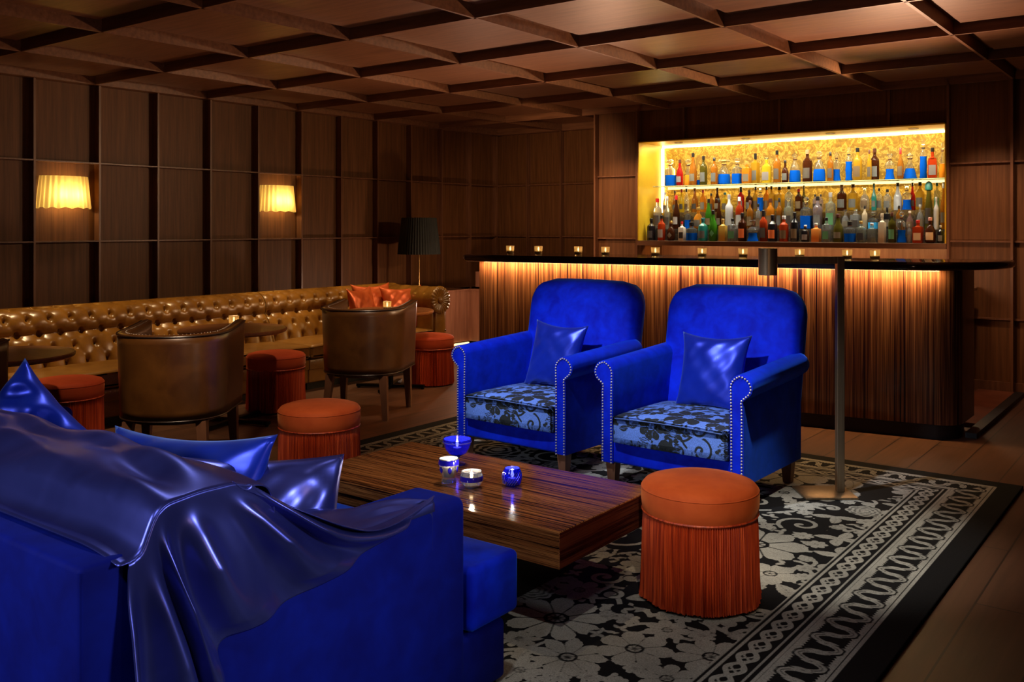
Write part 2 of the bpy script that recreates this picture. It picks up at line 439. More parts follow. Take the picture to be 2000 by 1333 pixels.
# recessed inner frames that leave a dark shadow gap round every coffer panel
g = G()
for m in range(0, 10):
    for n in range(-6, 5):
        a, b_ = X0 + DX * m + .06, X0 + DX * (m + 1) - .06
        c, d = Y0c + DY * n + .06, Y0c + DY * (n + 1) - .06
        if a < XL: a = XL + .1
        g.box(a, b_, c, d, ZP - .022, ZP)
struct(g.build('trim_5', ceil_wood, smooth=0))
# skirting of the bar wall and left wall
struct(G().box(-5.46, XR, YB - .02, YB, 0, .09).build('baseboard_back', batten_wood, smooth=0))
struct(G().box(XL, XL + .02, YF, YR, 0, .09).build('baseboard_left', batten_wood, smooth=0))

# ------------------------------------------------------------------ bottle niche
YN = 9.25
struct(G().box(NX0 + .001, NX1 - .001, YN, YN + .03, 1.205, NZ1).build('wall_niche_back', gold_leaf, smooth=0))
struct(G().box(NX0, NX0 + .012, YB - .07, YN, 1.255, NZ1).box(NX1 - .012, NX1, YB - .07, YN, 1.255, NZ1)
       .box(NX0, NX1, YB - .07, YN, NZ1 - .012, NZ1).build('wall_niche_side', gold_paint, smooth=0))
struct(G().box(NX0, NX1, YN, YN + .03, NZ0, 1.205).box(NX0, NX1, YB, YN, NZ0 - .02, NZ0).build('wall_niche_lower', cab_wood, smooth=0))
struct(G().box(NX0, NX1, YB - .08, YN, 1.205, 1.252).build('trim_6', shelf_wood, smooth=0))
o = thing('glass_shelf', 'long clear glass shelf carrying the upper row of bottles and decanters', 'shelf', (0, 0, 1.823))
G().rbox(NX0 + .10, NX1 - .014, 8.86, 9.2, 0, .012, .002, 1).build('shelf_pane', simple('shelf_glass', color=(.85, 1, .9), rough=.03, trans=.95, ior=1.3), o)
G().box(NX0 + .10, NX1 - .014, 9.2, 9.225, -.014, .004).build('led_strip', simple('warm_led_shelf', color=(1, .85, .5), emit=(1, .72, .30), estr=2.2), o)
def riser(name, y0, y1, z, label):
    o = thing(name, label, 'riser', (0, 0, 1.252))
    z -= 1.252
    G().box(NX0 + .02, NX1 - .014, y0, y1, z - .006, z).build('shelf_pane', simple('frosted_riser', color=(1, .96, .85), rough=.1, trans=.9, ior=1.2), o)
    G().box(NX0 + .02, NX1 - .014, y0 - .004, y0 - .0005, 0, z).build('front_panel', simple('riser_front', color=(1, .97, .88), rough=.02, trans=.97, ior=1.1), o)
    return o
riser('bottle_riser', 8.925, 9.065, 1.376, 'lower translucent step behind the front row of bottles')
riser('bottle_riser', 9.071, 9.24, 1.554, 'upper translucent step holding the back row of lower bottles')
o = G().box(NX0 + .02, NX1 - .02, YN - .03, YN - .005, NZ1 - .035, NZ1 - .014).box(NX0 + .014, NX0 + .035, YN - .035, YN - .01, 1.56, NZ1 - .04).build('led_strip', led, smooth=0)
tag(o, 'bright warm light strip along top and left edge of bottle niche', 'light strip')
for x in (-4.62, -4.10, -3.3, -2.95, -2.12):
    pass
o0 = None
for i, (x, nm) in enumerate(((-4.55, 'leftmost'), (-3.80, 'second'), (-2.95, 'third'), (-2.2, 'rightmost'))):
    o = thing('recessed_downlight', '%s small round downlight in the gold ceiling of bottle niche' % nm, 'downlight', (x, 8.92, NZ1 - .012), 0, 'downlights in the niche ceiling')
    G().lathe([(.038, 0), (.045, 0), (.045, -.006), (.038, -.006)], 20, cap=False).build('ring', bronze, o)
    G().lathe([(.036, -.001), (.036, -.003)], 20).build('lens', simple('dark_lens', color=(.12, .08, .02), rough=.3), o)
area('niche_top_light', (-3.4, 9.16, NZ1 - .04), (-3.4, 9.05, 1.2), 10, 2.9, .06, (1, .76, .34))
area('niche_shelf_light', (-3.4, 9.19, 1.80), (-3.4, 9.1, 1.2), 6, 2.8, .04, (1, .74, .32))
area('niche_front_light', (-3.4, 8.80, NZ1 - .03), (-3.4, 9.05, 1.5), 11, 2.9, .05, (1, .84, .55))
area('niche_face_light', (-3.4, 8.735, 2.285), (-3.4, 9.0, 1.6), 17, 2.8, .03, (1, .92, .80), 120)
area('niche_mid_light', (-3.4, 8.875, 1.815), (-3.4, 8.96, 1.3), 9, 2.8, .02, (1, .90, .74), 150)
area('niche_lower_light', (-3.4, 8.86, 1.195), (-3.4, 9.1, .9), 10, 2.9, .05, (1, .52, .20))

# ------------------------------------------------------------------ bottles
GLC = dict(blue=(.004, .105, .60), lightblue=(.05, .45, .9), orange=(.95, .33, .02), amber=(.55, .20, .02), gold=(.72, .42, .03), yellow=(.85, .62, .03),
           brown=(.09, .025, .008), olive=(.14, .12, .015), green=(.08, .36, .02), teal=(.02, .22, .18), black=(.010, .010, .012), red=(.55, .02, .015),
           redorange=(.72, .075, .015), clear=(.88, .92, .86), pale=(.75, .82, .66), white=(.50, .52, .50), lilac=(.74, .66, .78), pink=(.85, .45, .36),
           cream=(.82, .74, .56), beige=(.60, .50, .32), goldlabel=(.62, .38, .06), orangelabel=(.9, .32, .06))
SOLID = ('black', 'cream', 'beige', 'goldlabel', 'orangelabel', 'white', 'teal')
CAPC = dict(black=(.012, .01, .01), brown=(.10, .03, .015), red=(.6, .02, .02), gold=(.7, .45, .12), silver=(.6, .6, .58), white=(.8, .78, .72), teal=(.02, .2, .22),
            cork=(.45, .28, .14), amber=(.5, .2, .03), olive=(.14, .12, .02), green=(.02, .14, .10), pink=(.75, .35, .3), pale=(.8, .7, .5), beige=(.6, .48, .3))
def bmat(c):
    if c in SOLID: return simple('bottle_' + c, color=GLC[c], rough=.18)
    if c in ('clear', 'pale', 'lilac', 'pink'): return simple('bottle_' + c, color=GLC[c], rough=.05, trans=.85, ior=1.25)
    return simple('bottle_' + c, color=GLC[c], rough=.08, trans=.62, ior=1.2)
def cmat(c): return simple('cap_' + c, color=CAPC.get(c, (.05, .03, .02)), rough=.35, metal=.6 if c in ('gold', 'silver') else 0)
LABELC = [(.17, .14, .09), (.10, .08, .055), (.16, .10, .04), (.04, .03, .02), (.13, .13, .11)]
cut_glass = simple('decanter_glass', color=(.97, 1, .94), rough=.03, trans=.96, ior=1.3)
def fac(z, amp=.05, n=10):
    return lambda r, zz, a, j: r * (1 + amp * abs(math.sin(n * a / 2)) - amp / 2)
def stopper(kind, r, z, h):
    g = G()
    s = h
    if kind == 'ball': g.lathe([(.003, z), (r * .3, z + .004)] + [(r * .62 * math.sin(t) + .001, z + .004 + s * .5 - (s * .5 - .002) * math.cos(t)) for t in np.linspace(.25, PI - .05, 9)], 12, fr=fac(0, .12, 8))
    elif kind == 'fan': g.lathe([(r * .25, z), (r * .3, z + s * .25), (r * .95, z + s * .55), (r * .75, z + s * .85), (r * .2, z + s)], 12, fr=lambda rr, zz, a, j: rr * (1 if abs(math.cos(a)) > .3 else .6))
    elif kind == 'square': g.lathe([(r * .25, z), (r * .3, z + s * .3), (r * .72, z + s * .38), (r * .72, z + s * .96), (r * .6, z + s)], 4)
    elif kind == 'oval': g.lathe([(r * .25, z), (r * .3, z + s * .2)] + [(r * .5 * math.sin(t) + .001, z + s * .6 - s * .4 * math.cos(t)) for t in np.linspace(.5, PI - .05, 8)], 12, fr=fac(0, .1, 8))
    elif kind in ('spire', 'tall'): g.lathe([(r * .22, z), (r * .28, z + s * .2), (r * .5, z + s * .4), (r * .42, z + s * .65), (r * .05, z + s)], 8)
    elif kind == 'crown': g.lathe([(r * .25, z), (r * .3, z + s * .3), (r * .65, z + s * .9), (r * .5, z + s)], 10, fr=fac(0, .25, 10))
    else: g.lathe([(r * .3, z), (r * .42, z + s * .2), (r * .42, z + s * .9), (r * .3, z + s)], 12)
    return g
def make_bottle(x, y, z, h, r, kind, body, cap, row, label):
    deca = kind[0] == 'd'
    if row == 'back': h = min(h, .258)
    if kind in ('square', 'flask', 'dsq'): r *= .93
    r *= .96
    grp = {'top': 'bottles on the top glass shelf', 'front': 'front row of bottles on the lower shelf', 'middle': 'middle row of bottles on the lower step', 'back': 'back row of bottles on the upper step'}[row]
    t = thing('decanter' if deca else 'liquor_bottle', label, 'decanter' if deca else 'bottle', (x, y, z + .0005), random.uniform(-.15, .15) if kind in ('square', 'flask', 'dsq') else random.uniform(0, 3), grp)
    if deca:
        sh = h * (.20 if h > .22 else .24)
        hb = h - sh
        base = dict(dcyl=[(.90, 0), (1, .03), (1, .72), (.9, .80), (.35, .88), (.32, .96), (.40, 1)],
                    dbell=[(.92, 0), (1, .05), (.97, .35), (.82, .60), (.55, .78), (.30, .88), (.28, .95), (.36, 1)],
                    dcone=[(.95, 0), (1, .05), (.82, .30), (.52, .60), (.30, .82), (.26, .94), (.34, 1)],
                    dhour=[(.98, 0), (.94, .08), (.72, .32), (.78, .55), (.98, .70), (.80, .82), (.32, .90), (.30, .96), (.38, 1)],
                    dsq=[(.92, 0), (1, .03), (1, .70), (.85, .78), (.34, .86), (.32, .95), (.40, 1)],
                    dtall=[(.9, 0), (1, .04), (.86, .2), (1, .4), (.86, .6), (.98, .78), (.5, .9), (.42, .96), (.5, 1)])[kind]
        n = 4 if kind == 'dsq' else 20
        R = r * (1.25 if n == 4 else 1)
        fr = (lambda rr, zz, a, j: rr) if n == 4 else fac(0, .05, 12)
        outer = [(R * a, hb * b) for a, b in base]
        lvl = .52 if kind != 'dtall' else .72
        liq = [(R * a, hb * b + (.004 if b == 0 else 0)) for a, b in base if b <= lvl]
        # liquid surface at the fill level
        for (a0, b0), (a1, b1) in zip(base, base[1:]):
            if b0 <= lvl < b1:
                q = (lvl - b0) / (b1 - b0); liq.append((R * (a0 + (a1 - a0) * q), hb * lvl))
        up = [(liq[-1][0], hb * lvl + .0003)] + [(R * a, hb * b) for a, b in base if b > lvl]
        g = G().lathe(up, n, fr=fr, M=Matrix.Rotation(PI / 4, 4, 'Z'))
        G().lathe([(liq[0][0], 0), (liq[0][0], .0035)], n, M=Matrix.Rotation(PI / 4, 4, 'Z')).build('glass_base', cut_glass, t)
        g.build('glass_body', cut_glass, t, smooth=30)
        lc = {'blue': 'blue', 'orange': 'orange', 'lightblue': 'lightblue'}[body]
        G().lathe(liq, n, fr=fr, M=Matrix.Rotation(PI / 4, 4, 'Z')).build('liquid', simple('liquid_' + lc, color=GLC[lc], rough=.15, trans=.25, ior=1.1), t, smooth=30)
        G().lathe([(r * .33, hb * .955), (r * .40, hb * .96), (r * .40, hb * 1.0), (r * .33, hb * 1.0)], 12).build('neck_collar', cmat('brown'), t)
        if cap == 'black':
            stopper('knob', r, hb, sh * .8).build('stopper', cmat('black'), t)
        else:
            stopper(cap, r, hb + .001, sh).build('stopper', cut_glass, t, smooth=30)
        return t
    prof = dict(spirit=[(.93, 0), (1, .02), (1, .58), (.93, .66), (.38, .76), (.33, .80), (.33, .92)],
                wine=[(.93, 0), (1, .02), (1, .45), (.86, .55), (.50, .68), (.36, .78), (.34, .92)],
                round=[(.7, 0), (.94, .06), (1, .28), (.94, .48), (.60, .64), (.32, .70), (.30, .90)],
                square=[(.96, 0), (1, .02), (1, .64), (.92, .70), (.36, .76), (.34, .90)],
                flask=[(.90, 0), (1, .04), (1, .52), (.85, .66), (.34, .72), (.32, .88)],
                tulip=[(.95, 0), (1, .03), (1, .42), (.70, .62), (.52, .78), (.52, .9)])[kind]
    n = 4 if kind in ('square', 'flask') else 20
    R = r * (1.3 if n == 4 else 1)
    hb = h
    g = G()
    M = Matrix.Rotation(PI / 4, 4, 'Z')
    if kind == 'flask': M = Matrix.Diagonal((1.05, .6, 1, 1)) @ M
    if n == 4:
        k = [i for i, q in enumerate(prof) if q[0] > .8]
        g.lathe([(R * a, hb * b) for a, b in prof[:k[-1] + 1]], 4, M=M)
        G().lathe([(r * max(a, .3), hb * b + .0002) for a, b in [(.75, prof[k[-1]][1])] + prof[k[-1] + 1:]], 14).build('neck', bmat(body), t, smooth=30)
    else:
        g.lathe([(R * a, hb * b) for a, b in prof], n)
    g.build('glass_body', bmat(body), t, smooth=30)
    ztop = hb * prof[-1][1]
    rc = r * prof[-1][0] * 1.22
    if kind == 'tulip':
        G().lathe([(r * .5, hb * .80), (r * .95, hb * .82), (r * 1.0, hb * .90), (r * .7, hb * .97), (r * .1, hb)], 16).build('cap', cmat(cap), t)
    elif 'ornate glass' in label or cap in ('crown', 'clear'):
        stopper('crown', r, ztop - .01, hb - ztop + .01).build('stopper', cut_glass, t)
    else:
        zc = hb * (.80 if 'tall black' in label or 'tall red' in label else .87)
        G().lathe([(rc * .96, zc), (rc, zc + .002), (rc, hb - .003), (rc * .85, hb)], 14).build('cap', cmat(cap), t)
    # front label
    lc = LABELC[int(abs(x * 977)) % 5]
    if 'orange' in label and 'label' in label: lc = (.80, .17, .03)
    if 'white label' in label: lc = (.36, .34, .30)
    if 'grey' in label or 'gray' in label: lc = (.24, .21, .18)
    if 'dark label' in label: lc = (.035, .035, .035)
    if 'green' in label and 'label' in label: lc = (.10, .30, .12)
    if 'beige' in label or 'cream label' in label: lc = (.55, .38, .20)
    lm = simple('paper_label_%d_%d_%d' % tuple(int(c * 99) for c in lc), color=lc, rough=.6)
    if body in ('goldlabel', 'orangelabel', 'beige', 'white') or 'plain' in label: return t
    g = G()
    ang0 = -PI / 2 - t.rotation_euler.z
    z0, z1 = h * .12, h * .44
    if kind == 'wine': z0, z1 = h * .14, h * .36
    if kind == 'round': z0, z1 = h * .12, h * .42
    if n == 4:
        f = .93 if kind == 'square' else .58
        yy = -R * .7071 * (1.0 if kind == 'square' else .6) - .0012
        ww = R * .58
        g.box(-ww, ww, yy, yy + .001, z0, z1)
    else:
        half = .75 if 'diamond' not in label else .6
        def lf(u, v):
            a = ang0 + (u - .5) * 2 * half
            q = 1 - abs(2 * v - 1) * (1 if 'diamond' in label else 0)
            a = ang0 + (u - .5) * 2 * half * max(q, .02)
            zz = z0 + (z1 - z0) * v
            # radius of the bottle wall at this height
            rr = r
            for (a0, b0), (a1, b1) in zip(prof, prof[1:]):
                if b0 * h <= zz <= b1 * h: rr = r * (a0 + (a1 - a0) * (zz / h - b0) / (b1 - b0)); break
            return ((rr + .0015) * math.cos(a), (rr + .0015) * math.sin(a), zz)
        g.grid(lf, 8, 6)
    g.build('label', lm, t)
    return t
BOTTLES = [
    (-4.687, 9.0, 1.835, 0.287, 0.063, 'dcyl', 'blue', 'ball', 'top', 'cylindrical decanter of blue liquid with ball stopper, 1st from left on top glass shelf'),
    (-4.574, 8.992, 1.835, 0.282, 0.038, 'wine', 'red', 'brown', 'top', 'red bottle with brown cap and grey label, 2nd from left on top glass shelf'),
    (-4.511, 9.063, 1.835, 0.283, 0.055, 'dcone', 'orange', 'ball', 'top', 'conical decanter of orange liquid with ball stopper, 3rd from left on top glass shelf'),
    (-4.422, 8.998, 1.835, 0.346, 0.041, 'wine', 'amber', 'black', 'top', 'tall pear-shaped amber bottle with black cap, 4th from left on top glass shelf'),
    (-4.392, 9.057, 1.835, 0.153, 0.024, 'dcyl', 'blue', 'square', 'top', 'slim small decanter of blue liquid half hidden, 5th from left on top glass shelf'),
    (-4.303, 9.0, 1.835, 0.308, 0.04, 'spirit', 'olive', 'black', 'top', 'olive brown bottle with black cap, 6th from left on top glass shelf'),
    (-4.176, 8.988, 1.835, 0.286, 0.037, 'spirit', 'amber', 'black', 'top', 'amber bottle behind the fan-stoppered decanter, 7th from left on top glass shelf'),
    (-4.103, 9.067, 1.835, 0.271, 0.069, 'dbell', 'blue', 'fan', 'top', 'wide decanter of blue liquid with fan stopper, 8th from left on top glass shelf'),
    (-3.927, 9.0, 1.835, 0.265, 0.05, 'dsq', 'blue', 'square', 'top', 'square decanter of blue liquid with square stopper, 9th from left on top glass shelf'),
    (-3.823, 8.999, 1.835, 0.229, 0.047, 'square', 'orange', 'gold', 'top', 'short square orange bottle with gold cap, 10th from left on top glass shelf'),
    (-3.756, 9.056, 1.835, 0.313, 0.039, 'square', 'gold', 'black', 'top', 'gold rectangular bottle with tall black cap, 11th from left on top glass shelf'),
    (-3.616, 9.0, 1.835, 0.261, 0.051, 'spirit', 'yellow', 'crown', 'top', 'yellow bottle with ornate glass stopper and grey label, 12th from left on top glass shelf'),
    (-3.507, 9.0, 1.835, 0.328, 0.038, 'spirit', 'amber', 'black', 'top', 'tall amber bottle with long clear neck, 13th from left on top glass shelf'),
    (-3.423, 8.998, 1.835, 0.227, 0.036, 'round', 'brown', 'black', 'top', 'small dark brown bottle with oval label, 14th from left on top glass shelf'),
    (-3.346, 9.057, 1.835, 0.298, 0.058, 'dbell', 'blue', 'tall', 'top', 'bell decanter of blue liquid with tall stopper, 15th from left on top glass shelf'),
    (-3.2, 9.0, 1.835, 0.318, 0.048, 'spirit', 'brown', 'cork', 'top', 'brown bottle with long neck and cork, 16th from left on top glass shelf'),
    (-3.084, 9.0, 1.835, 0.297, 0.06, 'dbell', 'blue', 'oval', 'top', 'bell decanter of blue liquid with oval stopper, 17th from left on top glass shelf'),
    (-2.975, 8.996, 1.835, 0.286, 0.03, 'spirit', 'amber', 'black', 'top', 'amber bottle with black cap, half hidden, 18th from left on top glass shelf'),
    (-2.936, 9.059, 1.835, 0.288, 0.042, 'dhour', 'blue', 'spire', 'top', 'waisted decanter of blue liquid with pointed stopper, 19th from left on top glass shelf'),
    (-2.801, 9.0, 1.835, 0.322, 0.034, 'dtall', 'blue', 'square', 'top', 'slim tall decanter of blue liquid with square stopper, 20th from left on top glass shelf'),
    (-2.72, 9.0, 1.835, 0.313, 0.044, 'spirit', 'gold', 'black', 'top', 'round-shouldered gold bottle with black cap, 21st from left on top glass shelf'),
    (-2.612, 8.999, 1.835, 0.288, 0.022, 'spirit', 'gold', 'brown', 'top', 'slim gold bottle with brown cap, 22nd from left on top glass shelf'),
    (-2.579, 9.056, 1.835, 0.305, 0.043, 'spirit', 'brown', 'brown', 'top', 'red-brown bottle with dark round emblem, 23rd from left on top glass shelf'),
    (-2.427, 9.0, 1.835, 0.241, 0.047, 'dhour', 'blue', 'crown', 'top', 'waisted decanter of blue liquid with crown stopper, 24th from left on top glass shelf'),
    (-2.331, 8.992, 1.835, 0.293, 0.031, 'round', 'amber', 'red', 'top', 'amber bottle with tall red cap, 25th from left on top glass shelf'),
    (-2.266, 9.063, 1.835, 0.247, 0.064, 'dcone', 'blue', 'spire', 'top', 'conical decanter of blue liquid with pointed stopper, 26th from left on top glass shelf'),
    (-2.135, 9.001, 1.835, 0.357, 0.033, 'dtall', 'blue', 'square', 'top', 'tallest rippled decanter of blue liquid, 27th from left on top glass shelf'),
    (-2.057, 8.999, 1.835, 0.279, 0.044, 'flask', 'redorange', 'black', 'top', 'red-orange flask bottle with grey label, 28th from left on top glass shelf'),
    (-1.972, 9.0, 1.835, 0.316, 0.03, 'dbell', 'orange', 'ball', 'top', 'ribbed decanter of orange liquid, 29th from left on top glass shelf'),
    (-4.833, 8.84, 1.255, 0.235, 0.047, 'spirit', 'black', 'black', 'front', 'black bottle with dark label, 1st from left in lower front row'),
    (-4.71, 8.84, 1.255, 0.267, 0.043, 'spirit', 'redorange', 'black', 'front', 'red bottle with grey label and black cap, 2nd from left in lower front row'),
    (-4.596, 8.84, 1.255, 0.207, 0.046, 'round', 'brown', 'gold', 'front', 'round dark brown bottle with diamond label, 3rd from left in lower front row'),
    (-4.471, 8.84, 1.255, 0.201, 0.035, 'square', 'cream', 'red', 'front', 'cream-labelled slim bottle with red top, 4th from left in lower front row'),
    (-4.359, 8.84, 1.255, 0.206, 0.059, 'dcyl', 'blue', 'black', 'front', 'straight decanter of blue liquid with black stopper, 5th from left in lower front row'),
    (-4.232, 8.84, 1.255, 0.237, 0.05, 'spirit', 'teal', 'teal', 'front', 'teal green bottle, 6th from left in lower front row'),
    (-4.118, 8.84, 1.255, 0.315, 0.045, 'wine', 'green', 'black', 'front', 'bright green bottle with diamond label, 7th from left in lower front row'),
    (-4.012, 8.84, 1.255, 0.225, 0.042, 'square', 'goldlabel', 'gold', 'front', 'ornate gold patterned bottle, 8th from left in lower front row'),
    (-3.907, 8.84, 1.255, 0.23, 0.047, 'square', 'clear', 'black', 'front', 'clear square bottle with green label, 9th from left in lower front row'),
    (-3.803, 8.84, 1.255, 0.286, 0.044, 'spirit', 'brown', 'black', 'front', 'dark bottle with bright orange label, 10th from left in lower front row'),
    (-3.69, 8.834, 1.255, 0.213, 0.059, 'dhour', 'blue', 'crown', 'front', 'low waisted decanter of blue liquid, 11th from left in lower front row'),
    (-3.599, 8.88, 1.255, 0.31, 0.041, 'spirit', 'redorange', 'black', 'front', 'orange red bottle with tall black cap, 12th from left in lower front row'),
    (-3.489, 8.84, 1.255, 0.263, 0.048, 'spirit', 'black', 'black', 'front', 'black bottle with orange figure label, 13th from left in lower front row'),
    (-3.375, 8.84, 1.255, 0.252, 0.047, 'spirit', 'redorange', 'white', 'front', 'red amber bottle with white cap, 14th from left in lower front row'),
    (-3.268, 8.84, 1.255, 0.286, 0.042, 'spirit', 'black', 'black', 'front', 'black bottle with pale neck band, 15th from left in lower front row'),
    (-3.163, 8.84, 1.255, 0.162, 0.039, 'spirit', 'black', 'silver', 'front', 'short black bottle with grey round label, 16th from left in lower front row'),
    (-3.059, 8.84, 1.255, 0.181, 0.044, 'square', 'orangelabel', 'white', 'front', 'square bottle with orange printed label, 17th from left in lower front row'),
    (-2.961, 8.84, 1.255, 0.234, 0.041, 'square', 'clear', 'black', 'front', 'clear bottle with green round label, 18th from left in lower front row'),
    (-2.851, 8.84, 1.255, 0.267, 0.048, 'wine', 'olive', 'brown', 'front', 'olive sparkling wine bottle, 19th from left in lower front row'),
    (-2.742, 8.84, 1.255, 0.209, 0.053, 'dcyl', 'blue', 'black', 'front', 'straight decanter of blue liquid with round stopper, 20th from left in lower front row'),
    (-2.639, 8.84, 1.255, 0.199, 0.04, 'square', 'pale', 'gold', 'front', 'pale boxy bottle with dark label, 21st from left in lower front row'),
    (-2.542, 8.84, 1.255, 0.18, 0.042, 'square', 'pale', 'silver', 'front', 'pale square bottle with plain front, 22nd from left in lower front row'),
    (-2.451, 8.84, 1.255, 0.269, 0.033, 'square', 'beige', 'beige', 'front', 'tall beige rectangular bottle, 23rd from left in lower front row'),
    (-2.364, 8.837, 1.255, 0.277, 0.035, 'spirit', 'olive', 'brown', 'front', 'olive bottle with green base label, 24th from left in lower front row'),
    (-2.283, 8.843, 1.255, 0.281, 0.044, 'dhour', 'blue', 'oval', 'front', 'tall waisted decanter of blue liquid with oval stopper, 25th from left in lower front row'),
    (-2.216, 8.84, 1.255, 0.17, 0.021, 'spirit', 'clear', 'silver', 'front', 'small clear bottle, 26th from left in lower front row'),
    (-2.142, 8.84, 1.255, 0.206, 0.046, 'square', 'redorange', 'red', 'front', 'squat bright red bottle with cream label, 27th from left in lower front row'),
    (-2.039, 8.84, 1.255, 0.229, 0.048, 'round', 'brown', 'pink', 'front', 'round dark bottle with beige round label, 28th from left in lower front row'),
    (-1.954, 8.84, 1.255, 0.16, 0.027, 'spirit', 'black', 'silver', 'front', 'small dark bottle against the niche side, 29th from left in lower front row'),
    (-4.84, 8.99, 1.377, 0.33, 0.05, 'spirit', 'clear', 'red', 'middle', 'clear bottle with red cap, 1st from left in lower middle row'),
    (-4.722, 8.99, 1.377, 0.35, 0.036, 'wine', 'pale', 'silver', 'middle', 'pale green clear bottle, 2nd from left in lower middle row'),
    (-4.613, 8.99, 1.377, 0.359, 0.038, 'wine', 'brown', 'red', 'middle', 'dark bottle with red cap and white label, 3rd from left in lower middle row'),
    (-4.481, 8.99, 1.377, 0.231, 0.033, 'dcyl', 'blue', 'square', 'middle', 'narrow decanter of blue liquid, 4th from left in lower middle row'),
    (-4.357, 8.99, 1.377, 0.23, 0.054, 'round', 'orange', 'gold', 'middle', 'round orange bottle, 5th from left in lower middle row'),
    (-4.24, 8.99, 1.377, 0.314, 0.037, 'wine', 'green', 'black', 'middle', 'green wine-shaped bottle with black cap, 6th from left in lower middle row'),
    (-4.125, 8.99, 1.377, 0.317, 0.027, 'wine', 'brown', 'black', 'middle', 'slim dark amber bottle, 7th from left in lower middle row'),
    (-4.012, 8.99, 1.377, 0.357, 0.042, 'spirit', 'white', 'silver', 'middle', 'frosted white bottle, 8th from left in lower middle row'),
    (-3.9, 8.99, 1.377, 0.329, 0.042, 'spirit', 'redorange', 'white', 'middle', 'bottle with white cap and white label, 9th from left in lower middle row'),
    (-3.785, 8.99, 1.377, 0.29, 0.036, 'spirit', 'amber', 'brown', 'middle', 'amber bottle with brown cap, 10th from left in lower middle row'),
    (-3.698, 8.99, 1.377, 0.257, 0.028, 'spirit', 'clear', 'black', 'middle', 'slim clear bottle with black cap, 11th from left in lower middle row'),
    (-3.57, 8.99, 1.377, 0.307, 0.044, 'spirit', 'orange', 'brown', 'middle', 'orange bottle with brown cap, 12th from left in lower middle row'),
    (-3.48, 8.99, 1.377, 0.31, 0.031, 'spirit', 'amber', 'black', 'middle', 'slim amber bottle with black cap, 13th from left in lower middle row'),
    (-3.386, 8.99, 1.377, 0.303, 0.043, 'square', 'pale', 'clear', 'middle', 'pale rectangular bottle, 14th from left in lower middle row'),
    (-3.207, 8.99, 1.377, 0.315, 0.058, 'dsq', 'blue', 'oval', 'middle', 'broad square decanter of blue liquid, 15th from left in lower middle row'),
    (-3.096, 8.99, 1.377, 0.318, 0.047, 'spirit', 'lilac', 'black', 'middle', 'lilac tinted clear bottle, 16th from left in lower middle row'),
    (-2.972, 8.99, 1.377, 0.355, 0.047, 'square', 'pale', 'silver', 'middle', 'clear bottle with blue and green label, 17th from left in lower middle row'),
    (-2.831, 8.99, 1.377, 0.186, 0.037, 'round', 'clear', 'clear', 'middle', 'small round clear bottle, 18th from left in lower middle row'),
    (-2.736, 8.99, 1.377, 0.195, 0.048, 'square', 'clear', 'clear', 'middle', 'wide clear bottle with wreath label, 19th from left in lower middle row'),
    (-2.651, 8.99, 1.377, 0.222, 0.026, 'spirit', 'beige', 'black', 'middle', 'slim beige bottle, 20th from left in lower middle row'),
    (-2.571, 8.99, 1.377, 0.164, 0.046, 'dsq', 'lightblue', 'ball', 'middle', 'low flask of light blue liquid, 21st from left in lower middle row'),
    (-2.447, 8.99, 1.377, 0.205, 0.031, 'square', 'black', 'black', 'middle', 'narrow black rectangular bottle, 22nd from left in lower middle row'),
    (-2.343, 8.99, 1.377, 0.218, 0.028, 'spirit', 'amber', 'black', 'middle', 'amber bottle with round black stopper, 23rd from left in lower middle row'),
    (-2.249, 8.99, 1.377, 0.17, 0.033, 'round', 'pink', 'pale', 'middle', 'pink tinted round bottle, 24th from left in lower middle row'),
    (-2.16, 8.99, 1.377, 0.225, 0.033, 'round', 'clear', 'silver', 'middle', 'clear bottle with domed shoulder, 25th from left in lower middle row'),
    (-2.086, 8.99, 1.377, 0.437, 0.035, 'tulip', 'olive', 'green', 'middle', 'big dark bottle with green dome cap, 26th from left in lower middle row'),
    (-2.022, 8.99, 1.377, 0.292, 0.025, 'spirit', 'white', 'silver', 'middle', 'slim frosted white bottle, 27th from left in lower middle row'),
    (-1.962, 8.99, 1.377, 0.424, 0.03, 'wine', 'amber', 'silver', 'middle', 'tall amber bottle with silver top, 28th from left in lower middle row'),
    (-4.816, 9.12, 1.555, 0.222, 0.025, 'wine', 'clear', 'silver', 'back', 'slim clear bottle, 1st from left in lower back row'),
    (-4.698, 9.12, 1.555, 0.236, 0.028, 'wine', 'amber', 'brown', 'back', 'amber bottle with brown cap, 2nd from left in lower back row'),
    (-4.615, 9.117, 1.555, 0.251, 0.028, 'wine', 'yellow', 'red', 'back', 'yellow bottle with red neck foil, 3rd from left in lower back row'),
    (-4.583, 9.168, 1.555, 0.262, 0.03, 'wine', 'clear', 'black', 'back', 'clear bottle with dark cap, 4th from left in lower back row'),
    (-4.461, 9.12, 1.555, 0.318, 0.038, 'wine', 'amber', 'amber', 'back', 'tall amber bottle with long neck, 5th from left in lower back row'),
    (-4.366, 9.12, 1.555, 0.239, 0.033, 'spirit', 'orange', 'red', 'back', 'orange bottle with bright red cap, 6th from left in lower back row'),
    (-4.272, 9.12, 1.555, 0.199, 0.03, 'spirit', 'amber', 'black', 'back', 'amber bottle with black cap, 7th from left in lower back row'),
    (-4.202, 9.12, 1.555, 0.257, 0.032, 'wine', 'brown', 'brown', 'back', 'tall brown bottle, 8th from left in lower back row'),
    (-4.116, 9.12, 1.555, 0.206, 0.035, 'spirit', 'yellow', 'teal', 'back', 'yellow bottle with dark blue cap, 9th from left in lower back row'),
    (-3.94, 9.12, 1.555, 0.277, 0.037, 'spirit', 'red', 'black', 'back', 'red bottle with tall black cap, 10th from left in lower back row'),
